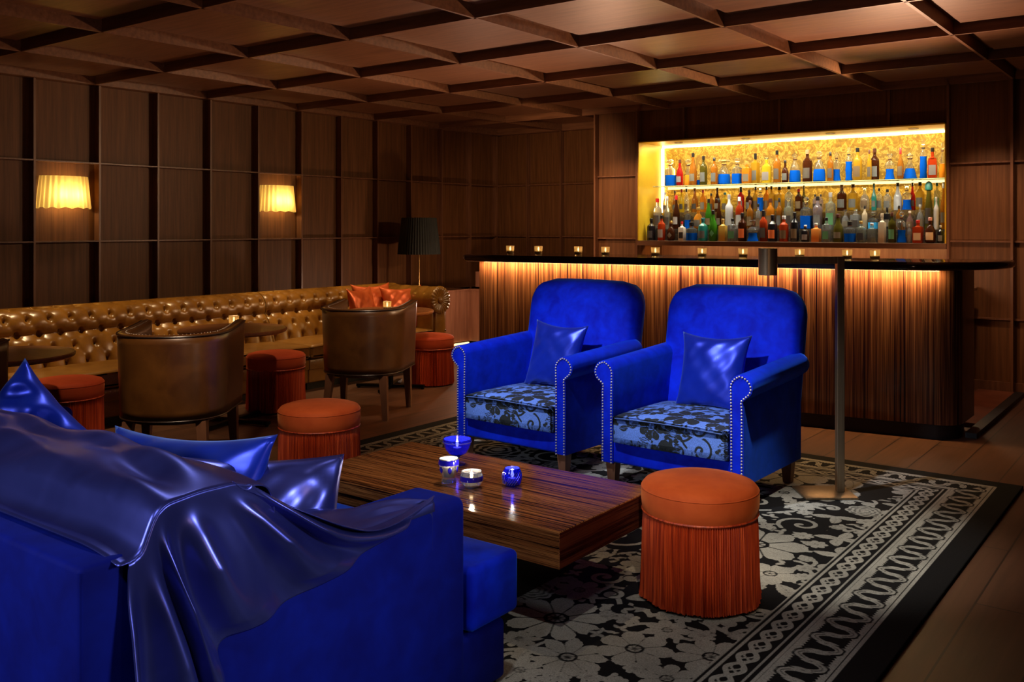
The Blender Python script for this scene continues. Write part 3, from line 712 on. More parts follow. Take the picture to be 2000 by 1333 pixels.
    (-3.848, 9.117, 1.555, 0.221, 0.037, 'spirit', 'brown', 'brown', 'back', 'dark brown bottle, 11th from left in lower back row'),
    (-3.8, 9.168, 1.555, 0.275, 0.032, 'spirit', 'gold', 'black', 'back', 'gold bottle with black cap, 12th from left in lower back row'),
    (-3.73, 9.12, 1.555, 0.25, 0.034, 'dtall', 'blue', 'crown', 'back', 'slim decanter of blue liquid, 13th from left in lower back row'),
    (-3.682, 9.165, 1.555, 0.271, 0.031, 'spirit', 'orange', 'black', 'back', 'orange bottle with black cap, 14th from left in lower back row'),
    (-3.612, 9.118, 1.555, 0.268, 0.031, 'spirit', 'gold', 'brown', 'back', 'gold bottle with brown cap, 15th from left in lower back row'),
    (-3.546, 9.167, 1.555, 0.252, 0.049, 'square', 'gold', 'black', 'back', 'broad gold bottle with wide black cap, 16th from left in lower back row'),
    (-3.43, 9.12, 1.555, 0.253, 0.044, 'spirit', 'pale', 'black', 'back', 'pale bottle with black cap, 17th from left in lower back row'),
    (-3.329, 9.116, 1.555, 0.224, 0.038, 'spirit', 'brown', 'red', 'back', 'brown bottle with dark red neck, 18th from left in lower back row'),
    (-3.296, 9.169, 1.555, 0.292, 0.023, 'wine', 'olive', 'olive', 'back', 'tall thin olive bottle, 19th from left in lower back row'),
    (-3.166, 9.12, 1.555, 0.165, 0.025, 'spirit', 'lilac', 'black', 'back', 'clear bottle with small black cap, 20th from left in lower back row'),
    (-3.11, 9.12, 1.555, 0.164, 0.025, 'spirit', 'lilac', 'black', 'back', 'pinkish bottle with small black cap, 21st from left in lower back row'),
    (-2.906, 9.12, 1.555, 0.254, 0.047, 'spirit', 'brown', 'cork', 'back', 'dark brown bottle with cork, 22nd from left in lower back row'),
    (-2.799, 9.12, 1.555, 0.256, 0.047, 'spirit', 'gold', 'brown', 'back', 'gold bottle with turquoise neck label, 23rd from left in lower back row'),
    (-2.689, 9.12, 1.555, 0.223, 0.046, 'round', 'clear', 'clear', 'back', 'clear bottle with swirled shoulder, 24th from left in lower back row'),
    (-2.604, 9.12, 1.555, 0.265, 0.024, 'wine', 'teal', 'teal', 'back', 'tall thin teal bottle, 25th from left in lower back row'),
    (-2.569, 9.165, 1.555, 0.212, 0.029, 'spirit', 'clear', 'black', 'back', 'clear bottle with dark cap, 26th from left in lower back row'),
    (-2.482, 9.12, 1.555, 0.199, 0.036, 'spirit', 'clear', 'black', 'back', 'clear bottle with pointed dark cap, 27th from left in lower back row'),
    (-2.389, 9.123, 1.555, 0.278, 0.038, 'wine', 'white', 'black', 'back', 'white-labelled bottle with dark neck, 28th from left in lower back row'),
    (-2.305, 9.109, 1.555, 0.232, 0.045, 'dhour', 'blue', 'crown', 'back', 'waisted decanter of blue liquid, 29th from left in lower back row'),
    (-2.271, 9.173, 1.555, 0.281, 0.026, 'wine', 'red', 'black', 'back', 'red bottle with black cap, 30th from left in lower back row'),
    (-2.192, 9.12, 1.555, 0.262, 0.04, 'spirit', 'gold', 'black', 'back', 'gold bottle with wide dark cap, 31st from left in lower back row'),
    (-2.046, 9.12, 1.555, 0.249, 0.028, 'spirit', 'pale', 'green', 'back', 'pale bottle with green label, 32nd from left in lower back row'),
]
for q in BOTTLES: make_bottle(*q)

# ================================================================== BAR
bar_line = lambda x: 6.05 + .1425 * (x + 4.93)
def arc(cx, cy, r, a0, a1, n=10): return [(cx + r * math.cos(math.radians(a0 + (a1 - a0) * i / n)), cy + r * math.sin(math.radians(a0 + (a1 - a0) * i / n))) for i in range(n + 1)]
bar = thing('bar_counter', 'long glossy striped ebony bar with dark lacquered top and glowing front', 'bar', (0, 0, 0))
out = [(-4.93, 6.05)] + [(x, bar_line(x)) for x in np.linspace(-4.4, -1.56, 8)] + arc(-1.50, 6.70, .158, -80, 0) + [(-1.342, 7.05), (-4.86, 6.60)]
G().prism(out, .10, 1.115).build('bar_front', ebony_bar, bar)
out2 = [(x + (.03 if i == 0 else 0), y + .03) for i, (x, y) in enumerate(out[:-2])] + [(-1.38, 7.02), (-4.84, 6.58)]
G().prism([(x - .02 if x > -1.6 else x, y) for x, y in out2], 0, .10).build('plinth', black_wood, bar)
top = [(-5.03, 6.05), (-5.035, 5.96), (-4.98, 5.915)] + [(x, bar_line(x) - .135) for x in np.linspace(-4.7, -1.85, 12)]
top += [(-1.62, 6.40), (-1.42, 6.47), (-1.27, 6.62), (-1.17, 6.85), (-1.12, 7.10), (-1.12, 7.26), (-1.18, 7.32), (-1.3, 7.30)]
top += [(-4.9, 6.66), (-5.0, 6.62)]
G().prism(top, 1.115, 1.17, .024, 4).build('countertop', gloss_wood, bar)
o = area('bar_under_counter_strip', (-3.17, bar_line(-3.17) - .045, 1.109), (0, 0, 0), 42, 3.5, .025, (1, .62, .27))
o.rotation_euler = (math.radians(14), 0, math.atan(.1425))
# platform behind the bar with a black edge
o = G().box(-4.8, -1.34, 7.12, 8.15, 0, .03).box(-1.62, -1.34, 8.15, 8.66, 0, .03).build('bar_platform', grainy('red_brown_matting', (9, 9, 9), [(.3, (.12, .035, .018)), (.7, (.2, .06, .03))], .3), smooth=0)
tag(o, 'low reddish platform on the floor behind the bar', 'platform')
o = G().box(-1.34, -1.27, 6.75, 8.66, 0, .035).build('rubber_edge', black_wood, smooth=0)
tag(o, 'black edging strip on floor beside right end of bar', 'edging')
# back counter with cabinet doors under the niche
bc = thing('back_bar_cabinet', 'long wooden back bar cabinet with plain doors under the bottle niche', 'cabinet', (0, 0, 0))
G().box(-4.90, -1.66, 8.20, 8.69, .10, .86).box(-4.90, -1.66, 8.26, 8.69, 0, .10).build('carcass', cab_wood, bc, smooth=0)
G().rbox(-4.94, -1.63, 8.16, 8.69, .86, .89, .006, 2).build('worktop', shelf_wood, bc)
for k in range(6):
    x = -4.88 + k * .536
    G().rbox(x + .005, x + .525, 8.183, 8.199, .13, .60, .003, 1).build('door', cab_wood, bc)
    G().rbox(x + .005, x + .525, 8.183, 8.199, .615, .85, .003, 1).build('drawer', cab_wood, bc)
point('back_bar_glow', (-1.75, 7.9, .95), 7.0, .05, (1, .55, .3))
# low panelled storage at the far left of the bar
cb = thing('low_cabinet', 'low reddish wooden cabinet in the corner left of the bar', 'cabinet', (0, 0, 0))
G().box(-7.78, -7.19, 7.75, 8.62, .03, .64).box(-7.19, -5.6, 8.62, 9.9, .03, .64).build('carcass', cab_wood, cb, smooth=0)
G().box(-7.79, -7.17, 7.74, 8.60, .64, .655).box(-7.19, -5.6, 8.60, 9.9, .64, .655).build('top_board', cab_wood, cb, smooth=0)
G().box(-7.186, -7.165, 7.75, 8.6, .0, .018).build('led_strip', led_soft, cb, smooth=0)
cb = thing('storage_box', 'plain reddish wooden box unit resting on the low cabinet', 'box unit', (0, 0, 0))
G().box(-7.15, -5.65, 8.70, 9.8, .675, .86).build('body', cab_wood, cb, smooth=0)
G().box(-7.11, -5.7, 8.74, 9.75, .6555, .675).build('recessed_base', black_wood, cb, smooth=0)
point('corner_glow', (-6.35, 7.9, .60), 20.0, .05, (1, .6, .4))

# ------------------------------------------------------------------ candles
def flame_geo(z, s=1.0):
    return G().lathe([(.0012 * s, z), (.0045 * s, z + .005 * s), (.0055 * s, z + .010 * s), (.003 * s, z + .020 * s), (.0006 * s, z + .028 * s)], 10)
def votive(loc, label, group, r=.034, h=.072, power=.55):
    t = thing('votive_candle', label, 'candle', loc, 0, group)
    G().lathe([(r * .86, 0), (r * .88, .001), (r, h * .9), (r, h), (r - .003, h), (r - .003, h * .9), (r * .80, .008), (.001, .007)], 20, cap=False).build('glass_cup', votive_glass, t)
    G().lathe([(.001, .009), (r * .76, .009), (r * .80, h * .42), (.001, h * .43)], 16, cap=False).build('wax', wax, t)
    flame_geo(h * .46, 1.15).build('flame', wick_flame, t)
    point('candle_glow', (loc[0], loc[1], loc[2] + h * .80), power, .006, (1, .62, .27))
    return t
nm = ['leftmost of ten votive candles on the bar top', 'second votive candle from left on the bar top', 'third votive candle from left on the bar top',
      'fourth votive from left on bar top, just left of the niche', 'fifth votive from left on bar top, below the niche corner', 'sixth votive candle from left on the bar top',
      'seventh votive on bar top, just left of the lamp head', 'eighth votive on bar top, above the horizontal lamp arm', 'second votive candle from right on the bar top', 'rightmost of ten votive candles on the bar top']
for (x, y), l in zip(((-4.719, 6.20), (-4.454, 6.235), (-4.1, 6.29), (-3.864, 6.32), (-3.452, 6.38), (-3.085, 6.43), (-2.781, 6.475), (-2.378, 6.53), (-2.058, 6.575), (-1.878, 6.60)), nm):
    votive((x, y, 1.1705), l, 'votive candles on the bar')

# ------------------------------------------------------------------ blue cut-glass votives on the coffee table
TZ = .3605
blue_glass = simple('cobalt_glass', color=(.02, .03, .85), rough=.04, trans=.75, ior=1.4)
cob_opaque = simple('cobalt_overlay', color=(.015, .01, .42), rough=.08, coat=.5)
crystal = simple('cut_crystal', color=(.95, .95, 1), rough=.03, trans=.9, ior=1.45)
def cup(profile, mat_, t, n=32, fr=None, name='glass_body', th=.003):
    inner = [(max(r - th, .001), z + (th if i == 0 else 0)) for i, (r, z) in enumerate(profile)][::-1]
    G().lathe([(.001, profile[0][1])] + profile + inner + [(.001, profile[0][1] + th)], n, cap=False, fr=fr).build(name, mat_, t, smooth=30)
def candle_in(t, z, r, loc, p=.9):
    G().lathe([(.001, z), (r, z), (r, z + .018), (.001, z + .019)], 16, cap=False).build('tealight', wax, t)
    flame_geo(z + .020, 1.2).build('flame', wick_flame, t)
    point('candle_glow', (loc[0], loc[1], loc[2] + z + .062), p, .006, (1, .86, .72))
l = (-2.655, 3.105, TZ)
t = thing('glass_goblet', 'tall stemmed cobalt blue cut-glass bowl with candle, furthest back on table', 'candle holder', l)
G().lathe([(.001, 0), (.036, 0), (.036, .004), (.012, .010), (.009, .026), (.014, .036)], 24, cap=False).build('stem', blue_glass, t)
cup([(.016, .036), (.040, .050), (.056, .074), (.062, .100), (.062, .112)], blue_glass, t, 40, lambda r, z, a, j: r * (1 + .025 * math.sin(20 * a)))
G().lathe([(.0625, .097), (.0645, .100), (.0625, .103)], 40, cap=False).build('rim_band', crystal, t)
candle_in(t, .056, .018, l)
l = (-2.495, 2.865, TZ)
t = thing('glass_votive', 'clear footed candle glass with blue rim and blue oval cuts', 'candle holder', l)
cup([(.030, 0), (.030, .012), (.026, .020), (.034, .045), (.042, .075), (.040, .092), (.041, .098)], crystal, t, 36)
G().lathe([(.0425, .074), (.0432, .080), (.0412, .094), (.041, .0955)], 36, cap=False).build('rim_band', cob_opaque, t)
g = G()
for k in range(6):
    a = k * PI / 3 + .3
    g.lathe([(.0005, .041), (.007, .048), (.009, .056), (.006, .066), (.0005, .071)], 10, M=Matrix.Translation((.0375 * math.cos(a), .0375 * math.sin(a), 0)) @ Matrix.Rotation(a, 4, 'Z') @ Matrix.Diagonal((.35, 1, 1, 1)))
g.build('oval_cut', cob_opaque, t)
candle_in(t, .024, .020, l)
G().lathe([(.001, .0245), (.0205, .0245), (.0225, .062), (.001, .063)], 16, cap=False).build('wax', wax, t)
l = (-2.372, 2.862, TZ)
t = thing('glass_votive', 'low round crystal candle bowl with blue band and long vertical cuts', 'candle holder', l)
cup([(.022, 0), (.036, .012), (.046, .034), (.046, .048), (.040, .060), (.041, .066)], crystal, t, 40, lambda r, z, a, j: r * (1 + .03 * math.sin(16 * a)))
G().lathe([(.0465, .030), (.0475, .040), (.0465, .050)], 40, cap=False).build('blue_band', cob_opaque, t)
candle_in(t, .014, .018, l)
l = (-2.262, 2.985, TZ)
t = thing('glass_votive', 'small round cobalt blue candle glass with curved clear cuts, rightmost', 'candle holder', l)
cup([(.026, 0), (.036, .010), (.041, .032), (.039, .052), (.032, .066), (.031, .070)], blue_glass, t, 36)
for q in range(2):
    for k in range(5):
        pts = []
        for i in range(10):
            u = i / 9; z = .010 + .048 * u
            rr = .0385 + .0035 * math.sin(PI * u)
            a = -PI / 2 - .65 + q * 1.45 + .9 * (u - .5) * (1 if q else -.3) + .25 * k - .5
            pts.append((rr * math.cos(a), rr * math.sin(a), z))
        G().tube(pts, .0011, 5).build('cut_line', crystal, t)
candle_in(t, .012, .018, l)

# ------------------------------------------------------------------ coffee table
t = thing('coffee_table', 'low rectangular high-gloss striped ebony coffee table on dark recessed plinth', 'table', (-2.448, 2.961, 0))
hx, hy = .663, .341
g = G(); g.rbox(-hx, hx, -hy, hy, .232, .36, .003, 1)
for i, f in enumerate(g.f):
    P = [Vector(g.v[k]) for k in f[:3]]; nrm = (P[1] - P[0]).cross(P[2] - P[0]).normalized()
    g.m[i] = 1 if abs(nrm.x) > .8 else 0
g.build('slab', [ebony_table, ebony_table_end], t)
G().box(-hx + .30, hx - .30, -hy + .17, hy - .17, .014, .232).build('plinth', black_wood, t, smooth=0)

# ------------------------------------------------------------------ poufs
def make_pouf(label, loc, top_mat=orange_velvet, r=.222, h=.435, rz=0.0, flare=.0):
    t = thing('fringed_pouf', label, 'pouf', loc, rz, 'orange fringed poufs')
    zc = h - .105
    G().lathe([(r * .95, zc - .012), (r * .985, zc), (r * 1.0, zc + .03), (r * 1.0, h - .034), (r * .985, h - .020), (r * .94, h - .008), (r * .80, h + .002), (r * .5, h + .010), (.001, h + .013)], 64, cap=False).build('cushion', top_mat, t, smooth=180)
    G().tube([(r * .99 * math.cos(a), r * .99 * math.sin(a), h - .026) for a in np.linspace(0, 2 * PI, 64, endpoint=False)], .0028, 6, closed=True).build('welt', top_mat, t)
    G().tube([(r * .975 * math.cos(a), r * .975 * math.sin(a), zc - .006) for a in np.linspace(0, 2 * PI, 64, endpoint=False)], .005, 6, closed=True).build('fringe_band', fringe_mat, t)
    N = 300; rnd = random.Random(3); v = []; f = []
    zs = [zc - .004, zc - .05, zc - .14, .10, .03, .004]
    ph = [rnd.uniform(-1, 1) for _ in range(N)]
    for j, z in enumerate(zs):
        k = j / (len(zs) - 1)
        for i in range(N):
            a = 2 * PI * i / N + .0025 * ph[(i * 7) % N] * k
            rr = r * (.955 + .035 * k + flare * k) + (.0032 if i % 2 else -.0032) + .0045 * ph[i] * k + .004 * math.sin(i * .17 + 2) * k
            zz = z if j < len(zs) - 1 else z + .004 + .006 * abs(ph[(i * 3) % N])
            v.append((rr * math.cos(a), rr * math.sin(a), zz))
    for j in range(len(zs) - 1):
        for i in range(N):
            m = (i + 1) % N
            f.append((j * N + m, j * N + i, (j + 1) * N + i, (j + 1) * N + m))
    G().add(v, f).build('fringe', fringe_mat, t, smooth=0)
    G().lathe([(r * .8, 0), (r * .8, zc)], 32).build('base', simple('rust_lining', color=(.2, .03, .01), rough=.8), t)
    return t
PF = make_pouf('large orange velvet pouf with fringe in the foreground right of coffee table', (-1.553, 3.216, .014), r=.218, flare=.03)
dup(PF, (-3.836, 3.353, .014), .5, 'orange fringed pouf standing left of the coffee table')
P2 = make_pouf('rust orange fringed pouf between the two brown barrel chairs', (-5.763, 4.603, 0), orange_dark)
dup(P2, (-5.62, 6.19, 0), 1.2, 'rust orange fringed pouf near banquette arm, beside left blue armchair')
dup(P2, (-5.813, 2.997, 0), 2.2, 'rust orange fringed pouf at far left behind blue satin pillow')

# ------------------------------------------------------------------ blue armchairs
def floral(x, y, seed=1, n=9, R0=.16, area_=(0, 1, 0, 1)):
    pass
def make_armchair(label, loc, rz):
    t = thing('velvet_armchair', label, 'armchair', loc, rz, 'cobalt velvet armchairs')
    W, D = .82, .73
    hw = W / 2
    zb = .12
    # seat box
    G().rbox(-hw + .06, hw - .06, .012, D - .06, zb, .235, .012, 3).build('seat_base', blue_velvet, t)
    # arms: extruded profile with rolled top
    def prof(side, y):
        lift = .035 * (y / D)
        P = []
        xi, xo = hw - .072, hw
        rc, cx, cz = .058, hw - .012, .605
        P.append((xi, zb)); P.append((xi, .45)); 
        for i in range(15):
            a = math.radians(172 - i * (172 + 62) / 14)
            P.append((cx + (rc + .004) * math.cos(a) - .002, cz + rc * math.sin(a)))
        P += [(xo - .004, .535), (xo, .50), (xo, .3), (xo, zb)]
        return [(side * x, z + lift * (1 if z > .4 else 0)) for x, z in P]
    for side in (-1, 1):
        g = G(); ys = [0, .006, .03, .2, .4, .6, D - .03, D - .006, D]; v = []; f = []
        n = len(prof(1, 0))
        for j, y in enumerate(ys):
            sh = .985 if j in (0, len(ys) - 1) else 1
            pr = prof(side, y)
            for x, z in pr: v.append((side * (hw - .03) + (x - side * (hw - .03)) * sh, y, .4 + (z - .4) * (sh if z > .2 else 1)))
        for j in range(len(ys) - 1):
            for i in range(n):
                k = (i + 1) % n; q = (j * n + i, j * n + k, (j + 1) * n + k, (j + 1) * n + i)
                f.append(q if side < 0 else q[::-1])
        f.append(tuple(range(n)) if side > 0 else tuple(range(n - 1, -1, -1)))
        f.append(tuple((len(ys) - 1) * n + i for i in (range(n - 1, -1, -1) if side > 0 else range(n))))
        arm = g.add(v, f).build('arm', blue_velvet, t, smooth=50)
        # nailheads round the front panel, one mesh of many heads
        path = [Vector((x, -.001, z)) for x, z in prof(side, 0)]
        c = Vector((side * (hw - .03), 0, .4))
        path = [Vector((p.x - side * .009 * (1 if abs(p.x) > hw - .03 else -1), p.y, p.z - (.007 if p.z > .6 else 0))) for p in path]
        g = G(); acc = 0; step = .0155
        for a, b_ in zip(path, path[1:]):
            L = (b_ - a).length
            if L < 1e-6: continue
            while acc <= L:
                p = a + (b_ - a) * (acc / L)
                g.lathe([(.0050, -.001), (.0042, .0034), (.0022, .0048), (.0002, .0054)], 8, M=Matrix.Translation(p + Vector((0, -.0005, 0))) @ Matrix.Rotation(PI / 2, 4, 'X'))
                acc += step
            acc -= L
        o = g.build('nailhead_trim', nail_metal, arm)
        o['kind'] = 'stuff'
    # back: rounded slab leaning back
    bw = .845
    def bfn(u, v, front):
        z = .13 + v * .905
        vv = max(0, (z - .74) / (1.04 - .74))
        half = bw / 2 * (1 - .02 * (1 - v))
        r = .165
        zt = 1.035
        if z > zt - r:
            q = (z - (zt - r)) / r; half -= r * .95 * (1 - math.sqrt(max(0, 1 - min(q, 1) ** 2)))
        x = (2 * u - 1) * half
        crown = .022 * (1 - (x / (bw / 2)) ** 2)
        z2 = z + .012 * (1 - (x / (bw / 2)) ** 2) * max(0, v)
        e = min(1, (1 - abs(2 * u - 1)) * 9, (1 - v) * 11)
        rnd = 1 - (1 - e) ** 2 if e < 1 else 1
        lean = .17 * max(0, v - .05)
        base = .57 + lean
        th = .085
        return (x, base + th - (th * rnd ** .5 + crown * rnd) if front else base + th + (th * rnd ** .5) * .9, z2)
    g = G()
    g.grid(lambda u, v: bfn(u, v, True), 40, 40, flip=False)
    g.grid(lambda u, v: bfn(u, v, False), 40, 40, flip=True)
    o = weld(g.build('backrest', blue_velvet, t, smooth=180), .002)
    # nail line on the back edge
    g = G()
    for s_ in (1,):
        for i in range(34):
            z = .50 + i * .014
            p = bfn(.985, (z - .13) / .905, True)
            g.lathe([(.0032, 0), (.002, .002), (.0002, .0028)], 6, M=Matrix.Translation((p[0] - .012, p[1] - .006, z)) @ Matrix.Rotation(PI / 2, 4, 'X'))
    g.build('nailhead_trim', nail_metal, o)['kind'] = 'stuff'
    # legs
    for sx in (-1, 1):
        for y in (.05, D - .07):
            x = sx * (hw - .045)
            g = G(); a, b_ = .030, .021
            g.add([(x - b_, y - b_, 0), (x + b_, y - b_, 0), (x + b_, y + b_, 0), (x - b_, y + b_, 0), (x - a, y - a, zb), (x + a, y - a, zb), (x + a, y + a, zb), (x - a, y + a, zb)],
                  [(0, 3, 2, 1), (4, 5, 6, 7), (0, 1, 5, 4), (1, 2, 6, 5), (2, 3, 7, 6), (3, 0, 4, 7)])
            g.build('leg', cherry_leg, t, smooth=0)
    # seat cushion in blue floral damask
    def cf(x, y, z):
        k = 1 - abs(x / .335) ** 3; q = 1 - abs((y - .28) / .31) ** 3
        if z > .36: z += .034 * max(0, k) ** .7 * max(0, q) ** .7
        if z < .25: z += .0
        y2 = y - .012 * max(0, k) if y < .05 else y
        return (x, y2, z)
    g = G().rbox(-.333, .333, -.018, .575, .236, .372, .030, 4, fn=cf, sub=70)
    cu = g.build('seat_cushion', damask_mat, t, smooth=180)
    V = np.array([q.co[:] for q in cu.data.vertices])
    fx = V[:, 0] + .02; fy = V[:, 1] + np.where(V[:, 1] < .012, (V[:, 2] - .385) * 1.0, 0)
    at = cu.data.attributes.new('pattern', 'FLOAT', 'POINT'); at.data.foreach_set('value', damask(fx, fy).astype(np.float32))
    G().tube([(x, -.032 + .010 * abs(x / .33) ** 3, .366 + .010 * (1 - abs(x / .33) ** 2)) for x in np.linspace(-.31, .31, 24)], .0032, 6).build('welt', damask_mat, t)
    return t
def motif_flower(x, y, cx, cy, R, n, rot):
    dx, dy = x - cx, y - cy
    r = np.hypot(dx, dy); th = np.arctan2(dy, dx) + rot
    pet = np.abs(np.cos(n * th / 2))
    edge = R * (.62 + .38 * pet ** .55 + .035 * np.abs(np.sin(3 * n * th)))
    f = edge - r
    sep = np.abs(np.sin(n * th / 2)) 
    sep = (np.abs(np.cos(n * th / 2)))            # 0 between petals
    line = r * sep * 2 / n - .011 * R * 2.2
    f = np.where(r < .80 * R, np.minimum(f, line), f)
    f = np.minimum(f, np.abs(r - .22 * R) - .045 * R)
    vein = np.abs(np.sin(n * th / 2 + 0)) * r * 2 / n
    vv = np.where((r > .40 * R) & (r < .72 * R), vein - .012 * R, 1)
    return np.minimum(f, vv)
def motif_rosette(x, y, cx, cy, R, rot):
    dx, dy = x - cx, y - cy
    r = np.hypot(dx, dy); th = np.arctan2(dy, dx) + rot
    out_ = -np.ones_like(r)
    for k, n in ((1.0, 8), (.72, 7), (.46, 5), (.22, 4)):
        e = R * k * (.86 + .14 * np.abs(np.cos(n * (th + k) / 2)))
        d = e - r
        out_ = np.maximum(out_, np.minimum(d, .10 * R - d) if k > .22 else d)
        out_ = np.where(d > .10 * R, np.maximum(out_ if k == 1.0 else out_, -.02 * R), out_)
    return out_
def motif_leaf(x, y, cx, cy, L, W_, rot, curve=.0):
    dx, dy = x - cx, y - cy
    c, s = math.cos(rot), math.sin(rot)
    u = (dx * c + dy * s) / L; v = (-dx * s + dy * c) / W_ - curve * (u * u - .3)
    e = (1 - u * u)
    ser = .13 * np.abs(np.sin(u * 11 + np.sign(v) * .6))
    f = (e * (1 - ser) - np.abs(v)) * W_ * .8
    f = np.where(np.abs(u) > 1, -np.abs(u) * .05, f)
    vein = np.abs(v) * W_ - .06 * W_
    side = np.abs(((u * 6 - np.abs(v) * 2.2) % 1) - .5) * L / 6 - .035 * L / 3
    return np.minimum(np.minimum(f, vein), np.where(np.abs(v) < .62 * e, side, 1))
def motif_vine(x, y, pts, w_):
    f = -np.ones_like(x)
    for (x0, y0), (x1, y1) in zip(pts, pts[1:]):
        dx, dy = x1 - x0, y1 - y0; L2 = dx * dx + dy * dy
        tt = np.clip(((x - x0) * dx + (y - y0) * dy) / L2, 0, 1)
        f = np.maximum(f, w_ - np.hypot(x - x0 - tt * dx, y - y0 - tt * dy))
    return f
def scatter(x, y, box_, scale, seed, dens=1.0):
    """dense all-over floral pattern: signed distance, positive = light yarn"""
    rnd = random.Random(seed)
    x0, x1, y0, y1 = box_
    F = np.full_like(x, -.02)
    def put(fn, cx, cy, R):
        m = (np.abs(x - cx) < R * 1.15) & (np.abs(y - cy) < R * 1.15)
        if not m.any(): return
        val = fn(x[m], y[m])
        clear = R * 0 
        F[m] = np.maximum(F[m], val)
    def knock(cx, cy, R):
        m = (np.abs(x - cx) < R * 1.15) & (np.abs(y - cy) < R * 1.15)
        d = np.hypot(x[m] - cx, y[m] - cy) - R
        F[m] = np.where(d < 0, np.minimum(F[m], np.maximum(d, -.02)), F[m])
    nodes = []
    s = scale
    tries = int(14000 * dens)
    for k in range(tries):
        R = s * rnd.choice((.20, .17, .145, .12) if k < 160 else (.11, .09, .075) if k < 1400 else (.06, .045, .035))
        cx, cy = rnd.uniform(x0, x1), rnd.uniform(y0, y1)
        if all((cx - a) ** 2 + (cy - b) ** 2 > ((R + c) * .84) ** 2 for a, b, c in nodes): nodes.append((cx, cy, R))
        if len(nodes) > 1500: break
    # curling stems first
    for (cx, cy, R) in nodes:
        for rep in range(2):
            a0 = rnd.uniform(0, 6.28); sg = rnd.choice((-1, 1)); L = R * 2.3
            pts = [(cx + L * (i / 9) * math.cos(a0 + sg * 1.5 * (i / 9)), cy + L * (i / 9) * math.sin(a0 + sg * 1.5 * (i / 9))) for i in range(10)]
            put(lambda X, Y: motif_vine(X, Y, pts, .0075 * s + .001), cx, cy, L)
    for (cx, cy, R) in nodes:
        rot = rnd.uniform(0, 6.28); q = rnd.random()
        knock(cx, cy, R * .98)
        if q < .44: put(lambda X, Y: motif_flower(X, Y, cx, cy, R, rnd.choice((7, 8, 9, 5)), rot), cx, cy, R)
        elif q < .62: put(lambda X, Y: motif_rosette(X, Y, cx, cy, R * .95, rot), cx, cy, R)
        elif q < .9:
            for k in range(rnd.choice((2, 3, 3, 4))):
                a = rot + k * 1.45
                put(lambda X, Y: motif_leaf(X, Y, cx + .48 * R * math.cos(a), cy + .48 * R * math.sin(a), R * .50, R * .24, a, rnd.uniform(-.6, .6)), cx, cy, R)
        else:
            pts = [(cx + R * .9 * (i / 20) * math.cos(rot + i * .42), cy + R * .9 * (i / 20) * math.sin(rot + i * .42)) for i in range(21)]
            put(lambda X, Y: motif_vine(X, Y, pts, .008 * s + .001), cx, cy, R)
    return F
def damask(x, y):
    return -scatter(np.array(x, float), np.array(y, float), (-.42, .42, -.25, .65), .62, 11, .12) * 1.0 
make_armchair('left of two cobalt blue velvet armchairs, in front of the bar', (-3.285, 4.30, .0145), math.radians(-2.5))
make_armchair('right of two cobalt blue velvet armchairs, nearest the bronze lamp', (-2.245, 4.29, .0145), math.radians(-1.5))
def satin_pillow(name, label, loc, rot, size=(.42, .42), th=.14, mat_=blue_satin, seed=1, group=None, pinch=.12, wr=.003):
    o = weld(pillow_geo(size[0], size[1], th, seed=seed, pinch=pinch, wr=wr).build(name, mat_, smooth=180))
    o.location = loc; o.rotation_euler = rot
    tag(o, label, 'cushion', group)
    return o
satin_pillow('satin_pillow', 'blue satin pillow leaning on backrest of the left armchair', (-3.27, 4.76, .602), (math.radians(-16), math.radians(2), math.radians(-4)), (.41, .42), .12, seed=2, pinch=.14)
satin_pillow('satin_pillow', 'blue satin pillow leaning on backrest of the right armchair', (-2.215, 4.745, .602), (math.radians(-16), math.radians(-1), math.radians(-2)), (.42, .43), .12, seed=5, pinch=.14)

# ------------------------------------------------------------------ reading lamp
az = math.atan2(4.65 - 4.88, -1.86 + 1.565)
t = thing('reading_lamp', 'slim square bronze floor lamp with short cylinder head, beside right armchair', 'floor lamp', (-1.565, 4.88, .0145), az)
G().rbox(-.055, .215, -.115, .115, 0, .012, .003, 2).build('base_plate', bronze, t)
G().rbox(-.019, .019, -.019, .019, .012, 1.232, .002, 1).build('pole', bronze, t)
G().rbox(.019, .335, -.019, .019, 1.194, 1.232, .002, 1).build('arm', bronze, t)
G().lathe([(.046, 1.135), (.048, 1.137), (.048, 1.273), (.046, 1.275)], 32, cx=.375).build('lamp_head', bronze, t)
G().lathe([(.001, 1.134), (.040, 1.1345)], 24, cx=.375, cap=False).build('lens', simple('lamp_lens', color=(1, .8, .5), emit=(1, .8, .5), estr=0.6), t)

